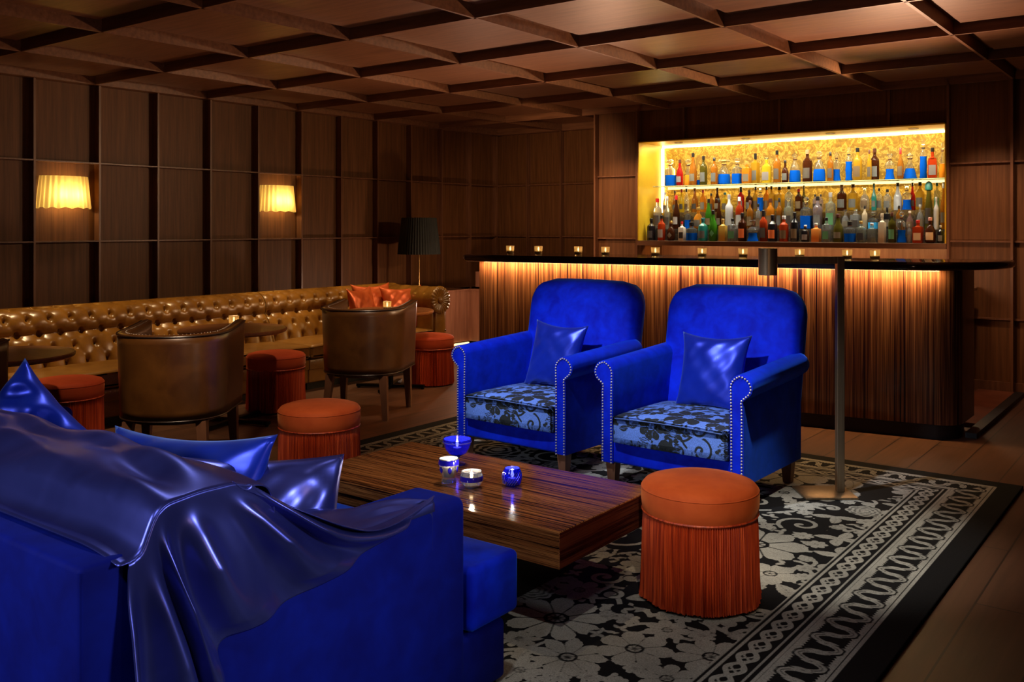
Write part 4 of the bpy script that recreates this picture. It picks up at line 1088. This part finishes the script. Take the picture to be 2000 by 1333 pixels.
# ------------------------------------------------------------------ rug
def rug_pattern(X, Y):
    x0, x1, y0, y1 = -4.44, -.83, .55, 5.62
    d = np.minimum(np.minimum(X - x0, x1 - X), np.minimum(Y - y0, y1 - Y))
    side = (np.minimum(X - x0, x1 - X) < np.minimum(Y - y0, y1 - Y))
    tt = np.where(side, Y, X)
    F = np.full_like(X, -.02)
    inner = d > .455
    fl = scatter(X[inner], Y[inner], (-4.0, -1.25, 1.0, 5.2), 1.05, 4, 1.0)
    F[inner] = fl
    band = lambda c, w_: w_ - np.abs(d - c)
    B = np.maximum.reduce([band(.115, .007), band(.300, .006), band(.325, .004), band(.430, .006), band(.450, .004)])
    # serpentine leaf band between .13 and .29
    v = d - .207; p = tt / .155
    cur = .052 * np.sin(2 * PI * p) 
    dist = np.abs(v - cur * 1.0) / np.sqrt(1 + (.052 * 2 * PI / .155 * np.cos(2 * PI * p)) ** 2)
    w1 = .0115 - dist
    core = np.abs(dist - .0) - .0025
    loopx = ((p + .25) % .5 - .25) * .155
    sg = np.where(((p + .25) % 1) < .5, 1, -1)
    yy = v * sg
    leaf = (1 - ((yy + .004) / .046) ** 2) * .017 - np.abs(loopx)
    leaf = np.where(np.abs(yy + .004) > .046, -.01, leaf)
    vein = np.abs(loopx) - .003
    teeth = .0095 * np.sin(2 * PI * tt / .0175)
    rim = np.minimum(np.abs(v) - .058 - teeth * .55, .084 - np.abs(v))
    S = np.maximum(np.minimum(w1, core), np.minimum(leaf, vein))
    S = np.maximum(S, np.minimum(rim, dist - .018))
    S = np.where((d > .125) & (d < .293), S, -.02)
    # guilloche plait between .335 and .42
    v = d - .378; G2 = np.full_like(X, -.02)
    for k in range(2):
        c = .029 * np.sin(2 * PI * (tt / .20 + k / 2))
        sl = np.sqrt(1 + (.029 * 2 * PI / .20 * np.cos(2 * PI * (tt / .20 + k / 2))) ** 2)
        dd = np.abs(v - c) / sl
        G2 = np.maximum(G2, .0085 - dd)
    for k in range(2):
        c = .017 * np.sin(2 * PI * (tt / .10 + k / 2) + .6)
        sl = np.sqrt(1 + (.017 * 2 * PI / .10 * np.cos(2 * PI * (tt / .10 + k / 2) + .6)) ** 2)
        G2 = np.maximum(G2, .0042 - np.abs(v - c) / sl)
    G2 = np.where((d > .335) & (d < .42), G2, -.02)
    F = np.where(inner, F, np.maximum.reduce([B, S, G2]))
    F = np.where(d < .10, -.02, F + np.where(inner, .0012, 0))
    return F
nx, ny = 640, 810
xs = np.linspace(-4.44, -.83, nx); ys = 5.62 - (5.62 - .55) * np.linspace(0, 1, ny)[::-1]
Xg, Yg = np.meshgrid(xs, ys)
vals = rug_pattern(Xg.ravel(), Yg.ravel())
nv = nx * ny
co = np.stack([Xg.ravel(), Yg.ravel(), np.full(nv, .014)], 1)
ring = np.concatenate([np.arange(nx), np.arange(1, ny) * nx + nx - 1, (ny - 1) * nx + np.arange(nx - 2, -1, -1), np.arange(ny - 2, 0, -1) * nx])
low = co[ring].copy(); low[:, 2] = .001
co = np.concatenate([co, low])
a = (np.arange(ny - 1)[:, None] * nx + np.arange(nx - 1)[None]).ravel()
faces = np.stack([a, a + 1, a + nx + 1, a + nx], 1)
nr = len(ring); i = np.arange(nr); k = (i + 1) % nr
skirt = np.stack([ring[i], nv + i, nv + k, ring[k]], 1)
faces = np.concatenate([faces, skirt])
me = bpy.data.meshes.new('area_rug')
me.vertices.add(len(co)); me.vertices.foreach_set('co', co.astype(np.float32).ravel())
me.loops.add(faces.size); me.loops.foreach_set('vertex_index', faces.ravel().astype(np.int32))
me.polygons.add(len(faces)); me.polygons.foreach_set('loop_start', np.arange(0, faces.size, 4, dtype=np.int32))
me.update(calc_edges=True); me.validate()
at = me.attributes.new('pattern', 'FLOAT', 'POINT')
at.data.foreach_set('value', np.concatenate([vals, np.full(nr, -.02)]).astype(np.float32))
me.materials.append(rug_mat)
rug = bpy.data.objects.new('area_rug', me); COL.objects.link(rug)
tag(rug, 'large charcoal and grey floral rug with plaited border on the plank floor', 'rug')

# ================================================================== BANQUETTE
# back profile (x, z), seat line up and over the roll and down the rear
PRF = [(-6.66, .37), (-6.685, .44), (-6.715, .52), (-6.745, .58)]
for i in range(22):
    a = math.radians(-28 + i * (200 + 28) / 21)
    PRF.append((-6.90 + .125 * math.cos(a), .682 + .125 * math.sin(a)))
PRF += [(-7.03, .5), (-7.03, .3), (-7.03, .06)]
_L = [0]
for a, b_ in zip(PRF, PRF[1:]): _L.append(_L[-1] + math.hypot(b_[0] - a[0], b_[1] - a[1]))
def prf(s):
    s = s * _L[-1]
    for i in range(len(_L) - 1):
        if s <= _L[i + 1] + 1e-9:
            q = (s - _L[i]) / (_L[i + 1] - _L[i]); a, b_ = PRF[i], PRF[i + 1]
            t = Vector((b_[0] - a[0], 0, b_[1] - a[1])).normalized()
            return Vector((a[0] + (b_[0] - a[0]) * q, 0, a[1] + (b_[1] - a[1]) * q)), Vector((t.z, 0, -t.x)), s
    return Vector((PRF[-1][0], 0, PRF[-1][1])), Vector((-1, 0, 0)), s
ROW0, ROWD, PITCH = .055, .118, .157
def tuft(Y, s):
    q = (s - ROW0) / ROWD; p = Y / PITCH
    if q < 0: q = 0
    k = 1.0
    if q > 3.35: k = max(0, 1 - (q - 3.35) / .9)
    qq = min(q, 3.999)
    u = p + qq / 2; w_ = p - qq / 2
    v = abs(math.sin(PI * u)) * abs(math.sin(PI * w_))
    du = abs(u - round(u)); dw = abs(w_ - round(w_))
    dimple = math.exp(-((du * du + dw * dw) / .018))
    return .009 * (v ** .5) * k - .044 * dimple * k + (1 - k) * .009
def make_banquette(y0, y1, label, end_arm):
    t = thing('chesterfield_banquette', label, 'banquette', (0, 0, 0), 0, 'sections of the gold leather banquette')
    ny_ = int((y1 - y0) / .0125); ns = 110
    def fn(u, v):
        Y = y0 + (y1 - y0) * u; P, N, s = prf(v * .999)
        e = min(1, (Y - y0) / .02, (y1 - Y) / .02) if not end_arm else min(1, (Y - y0) / .02)
        d = tuft(Y, s) * (.3 + .7 * max(e, 0) ** .5) if s < .85 else .024
        return (P.x + N.x * d, Y, P.z + N.z * d)
    bk = G().grid(fn, ny_, ns, flip=True).build('tufted_back', gold_leather, t, smooth=180)
    g = G()
    for r_ in range(4):
        s = ROW0 + ROWD * r_
        P, N, _ = prf(s / _L[-1])
        n0 = int(math.floor(y0 / PITCH)) - 1
        for k in range(n0, int(y1 / PITCH) + 2):
            Y = (k + (0 if r_ % 2 == 0 else .5)) * PITCH
            if y0 + .03 < Y < y1 - .03:
                c = Vector((P.x, Y, P.z)) + N * (-.040)
                M = Matrix.Translation(c) @ N.to_track_quat('Z', 'Y').to_matrix().to_4x4()
                g.lathe([(.011, 0), (.0105, .004), (.006, .007), (.0005, .008)], 10, M=M)
    b_ = g.build('button', simple('shaded_leather_button', color=(.05, .022, .006), rough=.25), bk); b_['kind'] = 'stuff'  # leather colour darkened to stand in for shade inside the tufts
    n = max(1, round((y1 - y0) / 1.1))
    for i in range(n):
        a, c = y0 + (y1 - y0) * i / n, y0 + (y1 - y0) * (i + 1) / n
        G().rbox(-6.70, -6.165, a + .002, c - .002, .27, .385, .028, 4, fn=lambda x, y, z: (x, y, z + (.012 * max(0, 1 - abs((y - (a + c) / 2) / ((c - a) / 2)) ** 2) if z > .35 else 0)), sub=6).build('seat_cushion', seat_leather, t, smooth=180)
    g = G().rbox(-7.0, -6.20, y0, y1, .06, .262, .012, 3).rbox(-6.215, -6.185, y0, y1, .175, .262, .010, 2)
    g.build('seat_rail', seat_leather, t)
    G().box(-6.98, -6.235, y0 + .01, y1 - .01, 0, .058).build('plinth', black_wood, t, smooth=0)
    g = G()
    for k in range(int((y1 - y0) / .035)):
        g.lathe([(.006, 0), (.004, .003), (.0003, .005)], 8, M=Matrix.Translation((-6.185, y0 + .02 + k * .035, .245)) @ Matrix.Rotation(PI / 2, 4, 'Y'))
    o = g.build('nailhead_trim', nail_metal, t); o['kind'] = 'stuff'
    return t
make_banquette(.6, 2.95, 'near section of gold tufted leather banquette, cut by left photo edge', False)
make_banquette(2.955, 5.295, 'middle section of long gold tufted leather banquette, behind first barrel chair', False)
BQ = make_banquette(5.30, 7.06, 'far section of gold tufted leather banquette ending in a scrolled arm', True)
# scrolled end arm of the last section
g = G(); YC, ZCc, RC_ = 6.93, .672, .130
def armf(u, v):
    x = -6.95 + (.79) * u; a = math.radians(-70 + 330 * v)
    r = RC_ + .006 * abs(math.sin(x * 24))
    return (x, YC + r * math.sin(a + PI), ZCc - r * math.cos(a + PI) * -1 if False else ZCc + r * math.cos(a))
g.grid(armf, 60, 48)
g.rbox(-6.95, -6.17, 6.83, 7.05, .06, .62, .02, 3)
arm = g.build('scroll_arm', gold_leather, BQ, smooth=60)
def rosette(r, z, a, j): return r * (1 + (.035 * math.sin(22 * a) if 0 < j < 5 else 0))
g = G()
prof_ = [(RC_ + .004, -.012), (RC_ + .012, .0), (RC_ + .002, .022), (RC_ * .75, .026), (RC_ * .42, .014), (RC_ * .25, .012)]
N = 88; v = []; f = []
for j, (r, z) in enumerate(prof_):
    for i in range(N):
        a = 2 * PI * i / N
        zz = z + (.007 * abs(math.sin(11 * a)) * (1 if j in (2, 3) else .6 if j in (1, 4) else 0))
        v.append((zz, r * math.cos(a), r * math.sin(a)))
for j in range(len(prof_) - 1):
    for i in range(N): k = (i + 1) % N; f.append((j * N + i, j * N + k, (j + 1) * N + k, (j + 1) * N + i))
f.append(tuple((len(prof_) - 1) * N + i for i in range(N)))
g.add(v, f, M=Matrix.Translation((-6.16, YC, ZCc)))
g.lathe([(RC_ * .28, 0), (RC_ * .26, .014), (RC_ * .16, .024), (.001, .028)], 20, M=Matrix.Translation((-6.15, YC, ZCc)) @ Matrix.Rotation(PI / 2, 4, 'Y'))
g.build('pleated_rosette', gold_leather, arm, smooth=60)
G().rbox(-6.17, -6.145, 6.86, 7.0, .06, .56, .010, 3).build('front_panel', gold_leather, arm)
cz = ['copper satin cushion standing at left on the far banquette section', 'copper satin cushion in the middle, half behind its neighbours', 'copper satin cushion nearest the scrolled arm of the banquette']
for (x, y, zz, ry, sd), l in zip(((-6.47, 6.20, .60, 20, 1), (-6.64, 6.50, .615, -4, 2), (-6.47, 6.74, .585, -14, 3)), cz):
    satin_pillow('satin_cushion', l, (x, y, zz), (math.radians(-14), 0, math.radians(90 + ry)), (.50, .47), .13, orange_satin, 20 + sd, 'copper cushions on the banquette', .17, .004)

# ------------------------------------------------------------------ pleated floor lamp behind the banquette
t = thing('floor_lamp', 'brass floor lamp with black pleated shade standing behind the banquette arm', 'floor lamp', (-7.36, 7.93, 0))
G().lathe([(.001, 0), (.15, 0), (.15, .012), (.03, .025), (.011, .03)], 32, cap=False).build('base', brass, t)
G().lathe([(.011, .028), (.010, .9), (.013, 1.02), (.008, 1.12), (.008, 1.30)], 16).build('pole', brass, t)
def pl(amp, n): return lambda r, z, a, j: r * (1 + amp * math.sin(n * a))
G().lathe([(.245, 1.085), (.235, 1.20), (.215, 1.36), (.200, 1.50), (.199, 1.505)], 192, cap=False, fr=pl(.014, 48)).build('shade', shade_black, t, smooth=0)
for a in range(3):
    G().tube([(0, 0, 1.48), (.198 * math.cos(a * 2.094), .198 * math.sin(a * 2.094), 1.49)], .002, 5).build('shade_ring', brass, t)

# ------------------------------------------------------------------ wall sconces
def shade_mat():
    m, nt, b = nmat('glowing_pleated_silk')
    setp(b, color=(.80, .56, .14), rough=.8, emit=(1.0, .76, .18), estr=.22)
    tr = nt.nodes.new('ShaderNodeBsdfTranslucent'); tr.inputs[0].default_value = (1, .78, .26, 1)
    mx = nt.nodes.new('ShaderNodeMixShader'); mx.inputs[0].default_value = .5
    out_ = nt.nodes['Material Output']
    nt.links.new(b.outputs[0], mx.inputs[1]); nt.links.new(tr.outputs[0], mx.inputs[2]); nt.links.new(mx.outputs[0], out_.inputs[0])
    return m
shade_silk = shade_mat()
for y, l in ((4.03, 'left of two glowing pleated half-round wall lamps above the banquette'), (6.285, 'right of two glowing pleated half-round wall lamps, above second barrel chair')):
    t = thing('wall_sconce', l, 'wall lamp', (XL + .004, y, 1.56), 0, 'pleated wall sconces')
    def sf(u, v):
        a = math.radians(-90 + 180 * u)
        w_ = .235 - .028 * v; dpt = .15 - .02 * v
        k = 1 + .040 * math.sin(u * PI * 26) + .012 * math.sin(u * 40 + 3 * v)
        z = .272 * v - (.006 * math.sin(u * PI * 13) if v < .02 else 0)
        return (.004 + dpt * math.cos(a) * k, w_ * math.sin(a) * k * .97, z)
    g = G().grid(sf, 260, 6)
    g.build('shade', shade_silk, t, smooth=180)
    G().box(.0, .012, -.05, .05, .08, .2).build('backplate', brass, t, smooth=0)
    G().lathe([(.018, .09), (.022, .13), (.012, .17), (.001, .178)], 14, cx=.06).build('bulb', simple('warm_bulb', color=(1, .9, .7), emit=(1, .82, .45), estr=6), t)
    point('sconce_bulb', (XL + .075, y - .05, 1.67), 2.3, .02, (1, .70, .34))
    point('sconce_bulb', (XL + .075, y + .06, 1.67), 2.3, .02, (1, .70, .34))

# ------------------------------------------------------------------ barrel chairs
def make_barrel(label, loc, rz):
    """faces local -Y... seat opening towards +Y local"""
    t = thing('barrel_chair', label, 'armchair', loc, rz, 'brown leather barrel chairs')
    hw, back, front = .305, -.30, .31
    def path(u):           # u 0..1 from left arm tip round the back to right arm tip
        Ls = front + .02; 
        Larc = PI * hw * .93; tot = 2 * Ls + Larc; s = u * tot
        if s < Ls: return Vector((-hw, front - s)), Vector((-1, 0))
        if s > Ls + Larc: return Vector((hw, -.02 + (s - Ls - Larc))), Vector((1, 0))
        a = PI + PI * (s - Ls) / Larc
        e = .90
        cx_, sy_ = math.cos(a), math.sin(a)
        x = hw * (abs(cx_) ** e) * (1 if cx_ > 0 else -1); y = -.02 + .30 * (abs(sy_) ** e) * -1
        n = Vector((cx_ / hw, sy_ / .30)).normalized()
        return Vector((x, y)), n
    zt = lambda u: .795 + .028 * abs(2 * u - 1) ** 3 
    zb = lambda u: .328 + .0 * u
    def outer(u, v):
        p, n = path(u); z = zb(u) + (zt(u) - zb(u)) * v
        k = (v - .5) * .018
        return (p.x + n.x * k, p.y + n.y * k, z)
    def inner(u, v):
        p, n = path(u); z = zb(u) + .02 + (zt(u) - zb(u) - .02) * v
        return (p.x - n.x * .055, p.y - n.y * .055, z)
    g = G(); g.grid(outer, 90, 10); g.grid(inner, 90, 10, flip=True)
    # top edge, bottom edge and arm fronts
    g.grid(lambda u, v: tuple(Vector(outer(u, 1)).lerp(Vector(inner(u, 1)), v) + Vector((0, 0, .010 * math.sin(PI * v)))), 90, 4)
    g.grid(lambda u, v: tuple(Vector(outer(u, 0)).lerp(Vector(inner(u, 0)), v)), 90, 2, flip=True)
    for u0 in (0, 1): g.grid(lambda u, v: tuple(Vector(outer(u0, v)).lerp(Vector(inner(u0, v)), u)), 3, 10, flip=(u0 == 0))
    sh = weld(g.build('shell', brown_leather, t, smooth=55), .0005)
    G().tube([outer(i / 90, 1) for i in range(91)], .0055, 6).build('top_piping', simple('dark_piping', color=(.03, .014, .008), rough=.35), t)
    G().tube([outer(i / 90, 0) for i in range(91)], .0045, 6).build('bottom_piping', simple('dark_piping', color=(.03, .014, .008), rough=.35), t)
    g = G()
    for i in range(64):
        p = Vector(inner(.02 + .96 * i / 63, 1)); q = Vector(outer(.02 + .96 * i / 63, 1))
        g.lathe([(.004, 0), (.0025, .002), (.0002, .003)], 6, M=Matrix.Translation(p.lerp(q, .25) + Vector((0, 0, .008))))
    g.build('nailhead_trim', nail_metal, t)['kind'] = 'stuff'
    seat = []
    for i in range(31):
        p, n = path(i / 30); seat.append((p.x - n.x * .058, p.y - n.y * .058))
    seat[0] = (seat[0][0], front - .01); seat[-1] = (seat[-1][0], front - .01)
    G().prism(seat, .335, .46, .02, 3).build('seat_cushion', brown_leather, t)
    G().prism([(x * .98, y * .98) for x, y in seat], .30, .334).build('seat_frame', chair_leg, t)
    for sx, y0, y1 in ((-1, -.21, -.25), (1, -.21, -.25), (-1, .24, .26), (1, .24, .26)):
        x0, x1 = sx * .20, sx * .23
        if y0 > 0: x0, x1 = sx * .255, sx * .265
        g = G(); a, b_ = .029, .018
        g.add([(x1 - b_, y1 - b_, 0), (x1 + b_, y1 - b_, 0), (x1 + b_, y1 + b_, 0), (x1 - b_, y1 + b_, 0), (x0 - a, y0 - a, .318), (x0 + a, y0 - a, .318), (x0 + a, y0 + a, .318), (x0 - a, y0 + a, .318)],
              [(0, 3, 2, 1), (4, 5, 6, 7), (0, 1, 5, 4), (1, 2, 6, 5), (2, 3, 7, 6), (3, 0, 4, 7)])
        g.build('leg', chair_leg, t, smooth=0)
    return t
ang = lambda dx, dy: math.atan2(dy, dx) - PI / 2
BC = make_barrel('brown leather barrel chair at left centre, nearest the camera, seen from behind', (-4.82, 3.14, 0), ang(-.64, .77))
dup(BC, (-5.12, 4.93, 0), ang(-.47, .88), 'brown leather barrel chair before the copper cushions, farther one of the pair')
dup(BC, (-4.98, 1.80, 0), ang(-.60, .80), 'dark barrel chair cut off by left photo edge, beside a round table')

# ------------------------------------------------------------------ round tables
def make_table(label, loc, rz):
    t = thing('round_table', label, 'table', loc, rz, 'round tables along the banquette')
    G().lathe([(.001, .648), (.355, .648), (.372, .656), (.375, .664), (.375, .672), (.370, .678), (.001, .680)], 72, cap=False).build('tabletop', top_wood, t)
    G().lathe([(.025, .02), (.025, .64), (.10, .645), (.10, .648)], 20).build('column', black_metal, t)
    g = G()
    for k in range(2):
        g.box(-.30, .30, -.022, .022, .012, .036, M=Matrix.Rotation(k * PI / 2, 4, 'Z'))
        for s_ in (-1, 1): g.lathe([(.014, 0), (.014, .012)], 10, M=Matrix.Rotation(k * PI / 2, 4, 'Z') @ Matrix.Translation((s_ * .285, 0, 0)))
    g.build('cross_base', black_metal, t)
    return t
TB = make_table('round wooden table with candle, behind the nearest barrel chair', (-5.588, 4.083, 0), .3)
# keep the pouf clear of the table column
dup(TB, (-5.72, 5.80, 0), .5, 'round table in front of copper cushions, behind the farther barrel chair')
dup(TB, (-5.50, 2.47, 0), .1, 'dark round table at the left edge, beside the cut off chair')
votive((-5.60, 4.10, .6805), 'lit candle glass on the round table behind the nearest barrel chair', 'candles on the round tables', .036, .085, 1.8)
votive((-5.66, 5.70, .6805), 'lit candle glass on the round table before the copper cushions', 'candles on the round tables', .036, .085, 1.8)

# ================================================================== FOREGROUND SOFA
XS = -1.735
t = thing('velvet_sofa', 'large cobalt velvet sofa in the foreground seen from behind its right end', 'sofa', (0, 0, 0))
def soft(a): return a
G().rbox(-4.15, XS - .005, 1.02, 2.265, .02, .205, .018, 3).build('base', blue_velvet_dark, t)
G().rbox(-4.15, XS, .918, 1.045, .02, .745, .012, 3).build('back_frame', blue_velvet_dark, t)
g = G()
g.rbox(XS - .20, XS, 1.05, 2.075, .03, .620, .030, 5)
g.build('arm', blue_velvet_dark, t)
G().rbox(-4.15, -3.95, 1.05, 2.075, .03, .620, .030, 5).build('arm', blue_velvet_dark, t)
# seat cushions; the front ones run out past the arms
G().rbox(-2.83, XS + .008, 2.085, 2.318, .212, .402, .022, 4).rbox(-2.83, XS - .21, 1.36, 2.15, .212, .402, .02, 4).build('seat_cushion', blue_velvet, t)
G().rbox(-4.14, -2.84, 2.085, 2.318, .212, .402, .022, 4).rbox(-3.94, -2.84, 1.36, 2.15, .212, .402, .02, 4).build('seat_cushion', blue_velvet, t)
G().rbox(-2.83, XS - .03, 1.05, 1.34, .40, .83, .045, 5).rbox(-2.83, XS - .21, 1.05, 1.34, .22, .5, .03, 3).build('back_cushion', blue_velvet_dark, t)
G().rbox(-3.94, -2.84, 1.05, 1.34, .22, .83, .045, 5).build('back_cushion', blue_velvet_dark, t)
# piping down the rear corner
G().tube([(XS - .004, .922, .03), (XS - .004, .922, .735)], .004, 6).build('corner_welt', blue_velvet_dark, t)

# satin throw ---------------------------------------------------------------
def lerp(a, b_, q): return tuple(x + (y - x) * q for x, y in zip(a, b_))
def poly(pts, q):
    L = [0]
    for a, b_ in zip(pts, pts[1:]): L.append(L[-1] + math.dist(a, b_))
    s = q * L[-1]
    for i in range(len(pts) - 1):
        if s <= L[i + 1] + 1e-9: return lerp(pts[i], pts[i + 1], (s - L[i]) / max(1e-9, L[i + 1] - L[i]))
    return pts[-1]
def smoothpoly(pts, q, w_=.03):
    s = [poly(pts, min(1, max(0, q + d))) for d in (-w_, -w_ / 2, 0, w_ / 2, w_)]
    if q < w_ or q > 1 - w_: return poly(pts, q)
    return tuple(sum(c) / 5 for c in zip(*s))
nz = lambda x, y, s: math.sin(x * 7.1 + s) * math.cos(y * 9.3 - s) + .5 * math.sin(x * 17 + y * 13 + 2 * s)
g = G()
# (1) over the back: from the hem on the frame, up over the cushion tops and down their front
hump = [(.985, .752), (1.035, .756), (1.052, .80), (1.075, .842), (1.13, .858), (1.26, .856), (1.335, .842), (1.362, .80), (1.372, .66), (1.378, .50)]
def over(u, v):
    x = -4.10 + (4.10 + XS + .022) * u
    y, z = smoothpoly(hump, v)
    e = min(1, v * 6)
    endk = max(0, (u - .93) / .07)
    wv = .007 * nz(x * .9, y * 5, 1) + .006 * math.sin(y * 38 + x * 4) * (1 if z > .83 else .4) + .005 * math.sin(x * 14 - y * 22)
    sag = -.012 * math.sin(x * 3.3 + .6) ** 2
    if .05 < v: z += (wv + sag) * e * (1 - endk * .6) + .004
    y += -.010 * e * (1 + math.sin(x * 5)) * .5 if z < .84 and y < 1.1 else 0
    z = max(z, .753) if y < 1.05 else z
    z -= .018 * endk ** 2
    if v > .5 and x > XS - .24: z = max(z, .66)
    return (x, y, z)
g.grid(over, 170, 60, flip=True)
# (2) fan of folds down the outside of the arm
T = [(.990, .752), (1.045, .80), (1.075, .842), (1.13, .857), (1.20, .862), (1.25, .858)]
H = [(.985, .19), (1.03, .15), (1.09, .15), (1.15, .17), (1.205, .25), (1.212, .40), (1.225, .508), (1.30, .515), (1.372, .523), (1.49, .538), (1.60, .553), (1.70, .573), (1.79, .602), (1.86, .632), (1.90, .655), (1.925, .672)]
RIDGE = [(1.25, .845), (1.37, .775), (1.51, .69), (1.63, .634), (1.70, .626), (1.80, .632), (1.925, .655)]
def fan(u, v):
    _, ty, tz = over(1, .03 + .70 * u ** 1.15); hy_, hz = smoothpoly(H, u ** .8, .02)
    sg = max(0, (u - .52) / .48) ** 1.2
    y = ty + (hy_ - ty) * v; z = tz + (hz - tz) * v
    ry, rz_ = smoothpoly(RIDGE, v, .05); kk = max(0, (u - .42) / .58) ** 1.5
    if u >= .42: y = y * (1 - kk) + ry * kk; z = z * (1 - kk) + rz_ * kk
    z -= (1 - sg) * u * .02 * math.sin(PI * v)
    y += (1 - sg) * .02 * math.sin(PI * v) * math.sin(u * 14)
    amp = .056 * min(1, v * 2.2) * (1 - .12 * u) * min(1, (1 - v) * 3 + .65 * (1 - u) + .25)
    fold = .5 + .5 * math.sin(2 * PI * 6.6 * u ** .85 + .8 + .7 * math.sin(v * 3))
    fold = fold ** 1.25
    f2 = .10 * math.sin(2 * PI * 13 * u + 3 * v)
    x = XS + .010 + amp * (fold + f2) + .012 * math.sin(PI * v) * u
    k0 = min(1, v / .26); k0 = k0 * k0 * (3 - 2 * k0)
    x = (XS + .022) * (1 - k0) + x * k0
    # lie against the arm near the hem at the front
    if u > .8: x = XS + .006 + (x - XS - .006) * (1 - (u - .8) / .2 * min(1, max(0, v - .35) * 2.2))
    return (x, y, z)
g.grid(fan, 240, 70)
# (3) over the top of the arm and into the seat
def armtop(u, v):
    y = 1.38 + (1.925 - 1.38) * u
    prof3 = [(XS + .010, .612), (XS + .006, .622), (XS - .012, .634), (XS - .10, .640), (XS - .19, .634), (XS - .212, .60), (XS - .216, .50)]
    k = (1 - u)
    x, z = smoothpoly(prof3, v)
    wv = .006 * math.sin(y * 26 + x * 18) + .004 * math.sin(x * 60)
    taper = 1 - max(0, (u - .45) / .55) ** 1.6 * .97
    x = XS + .006 + (x - XS - .006) * taper
    if .2 < v < .8: z += wv + .022 * k * math.sin(PI * v) + .004
    return (x, y, z)
g.grid(armtop, 70, 30, flip=False)
th = g.build('satin_throw', navy_satin, smooth=180)
solid(th, .003, 0)
tag(th, 'dark navy satin throw draped over back and arm of the foreground sofa', 'throw')
satin_pillow('satin_pillow', 'blue satin pillow at far left with one corner pointing up', (-3.36, 1.57, .61), (math.radians(-12), math.radians(42), math.radians(28)), (.46, .46), .16, seed=8, pinch=.12, wr=.008)
satin_pillow('satin_pillow', 'blue satin pillow in the middle of the foreground sofa, top edge only visible', (-2.34, 1.52, .605), (math.radians(-16), math.radians(-5), math.radians(3)), (.74, .44), .15, seed=9, pinch=.14, wr=.006)
satin_pillow('satin_pillow', 'dark blue satin pillow leaning against right arm of the foreground sofa', (-2.05, 1.57, .575), (math.radians(-14), math.radians(4), math.radians(56)), (.46, .42), .16, seed=12, pinch=.08, wr=.006, mat_=navy_satin)
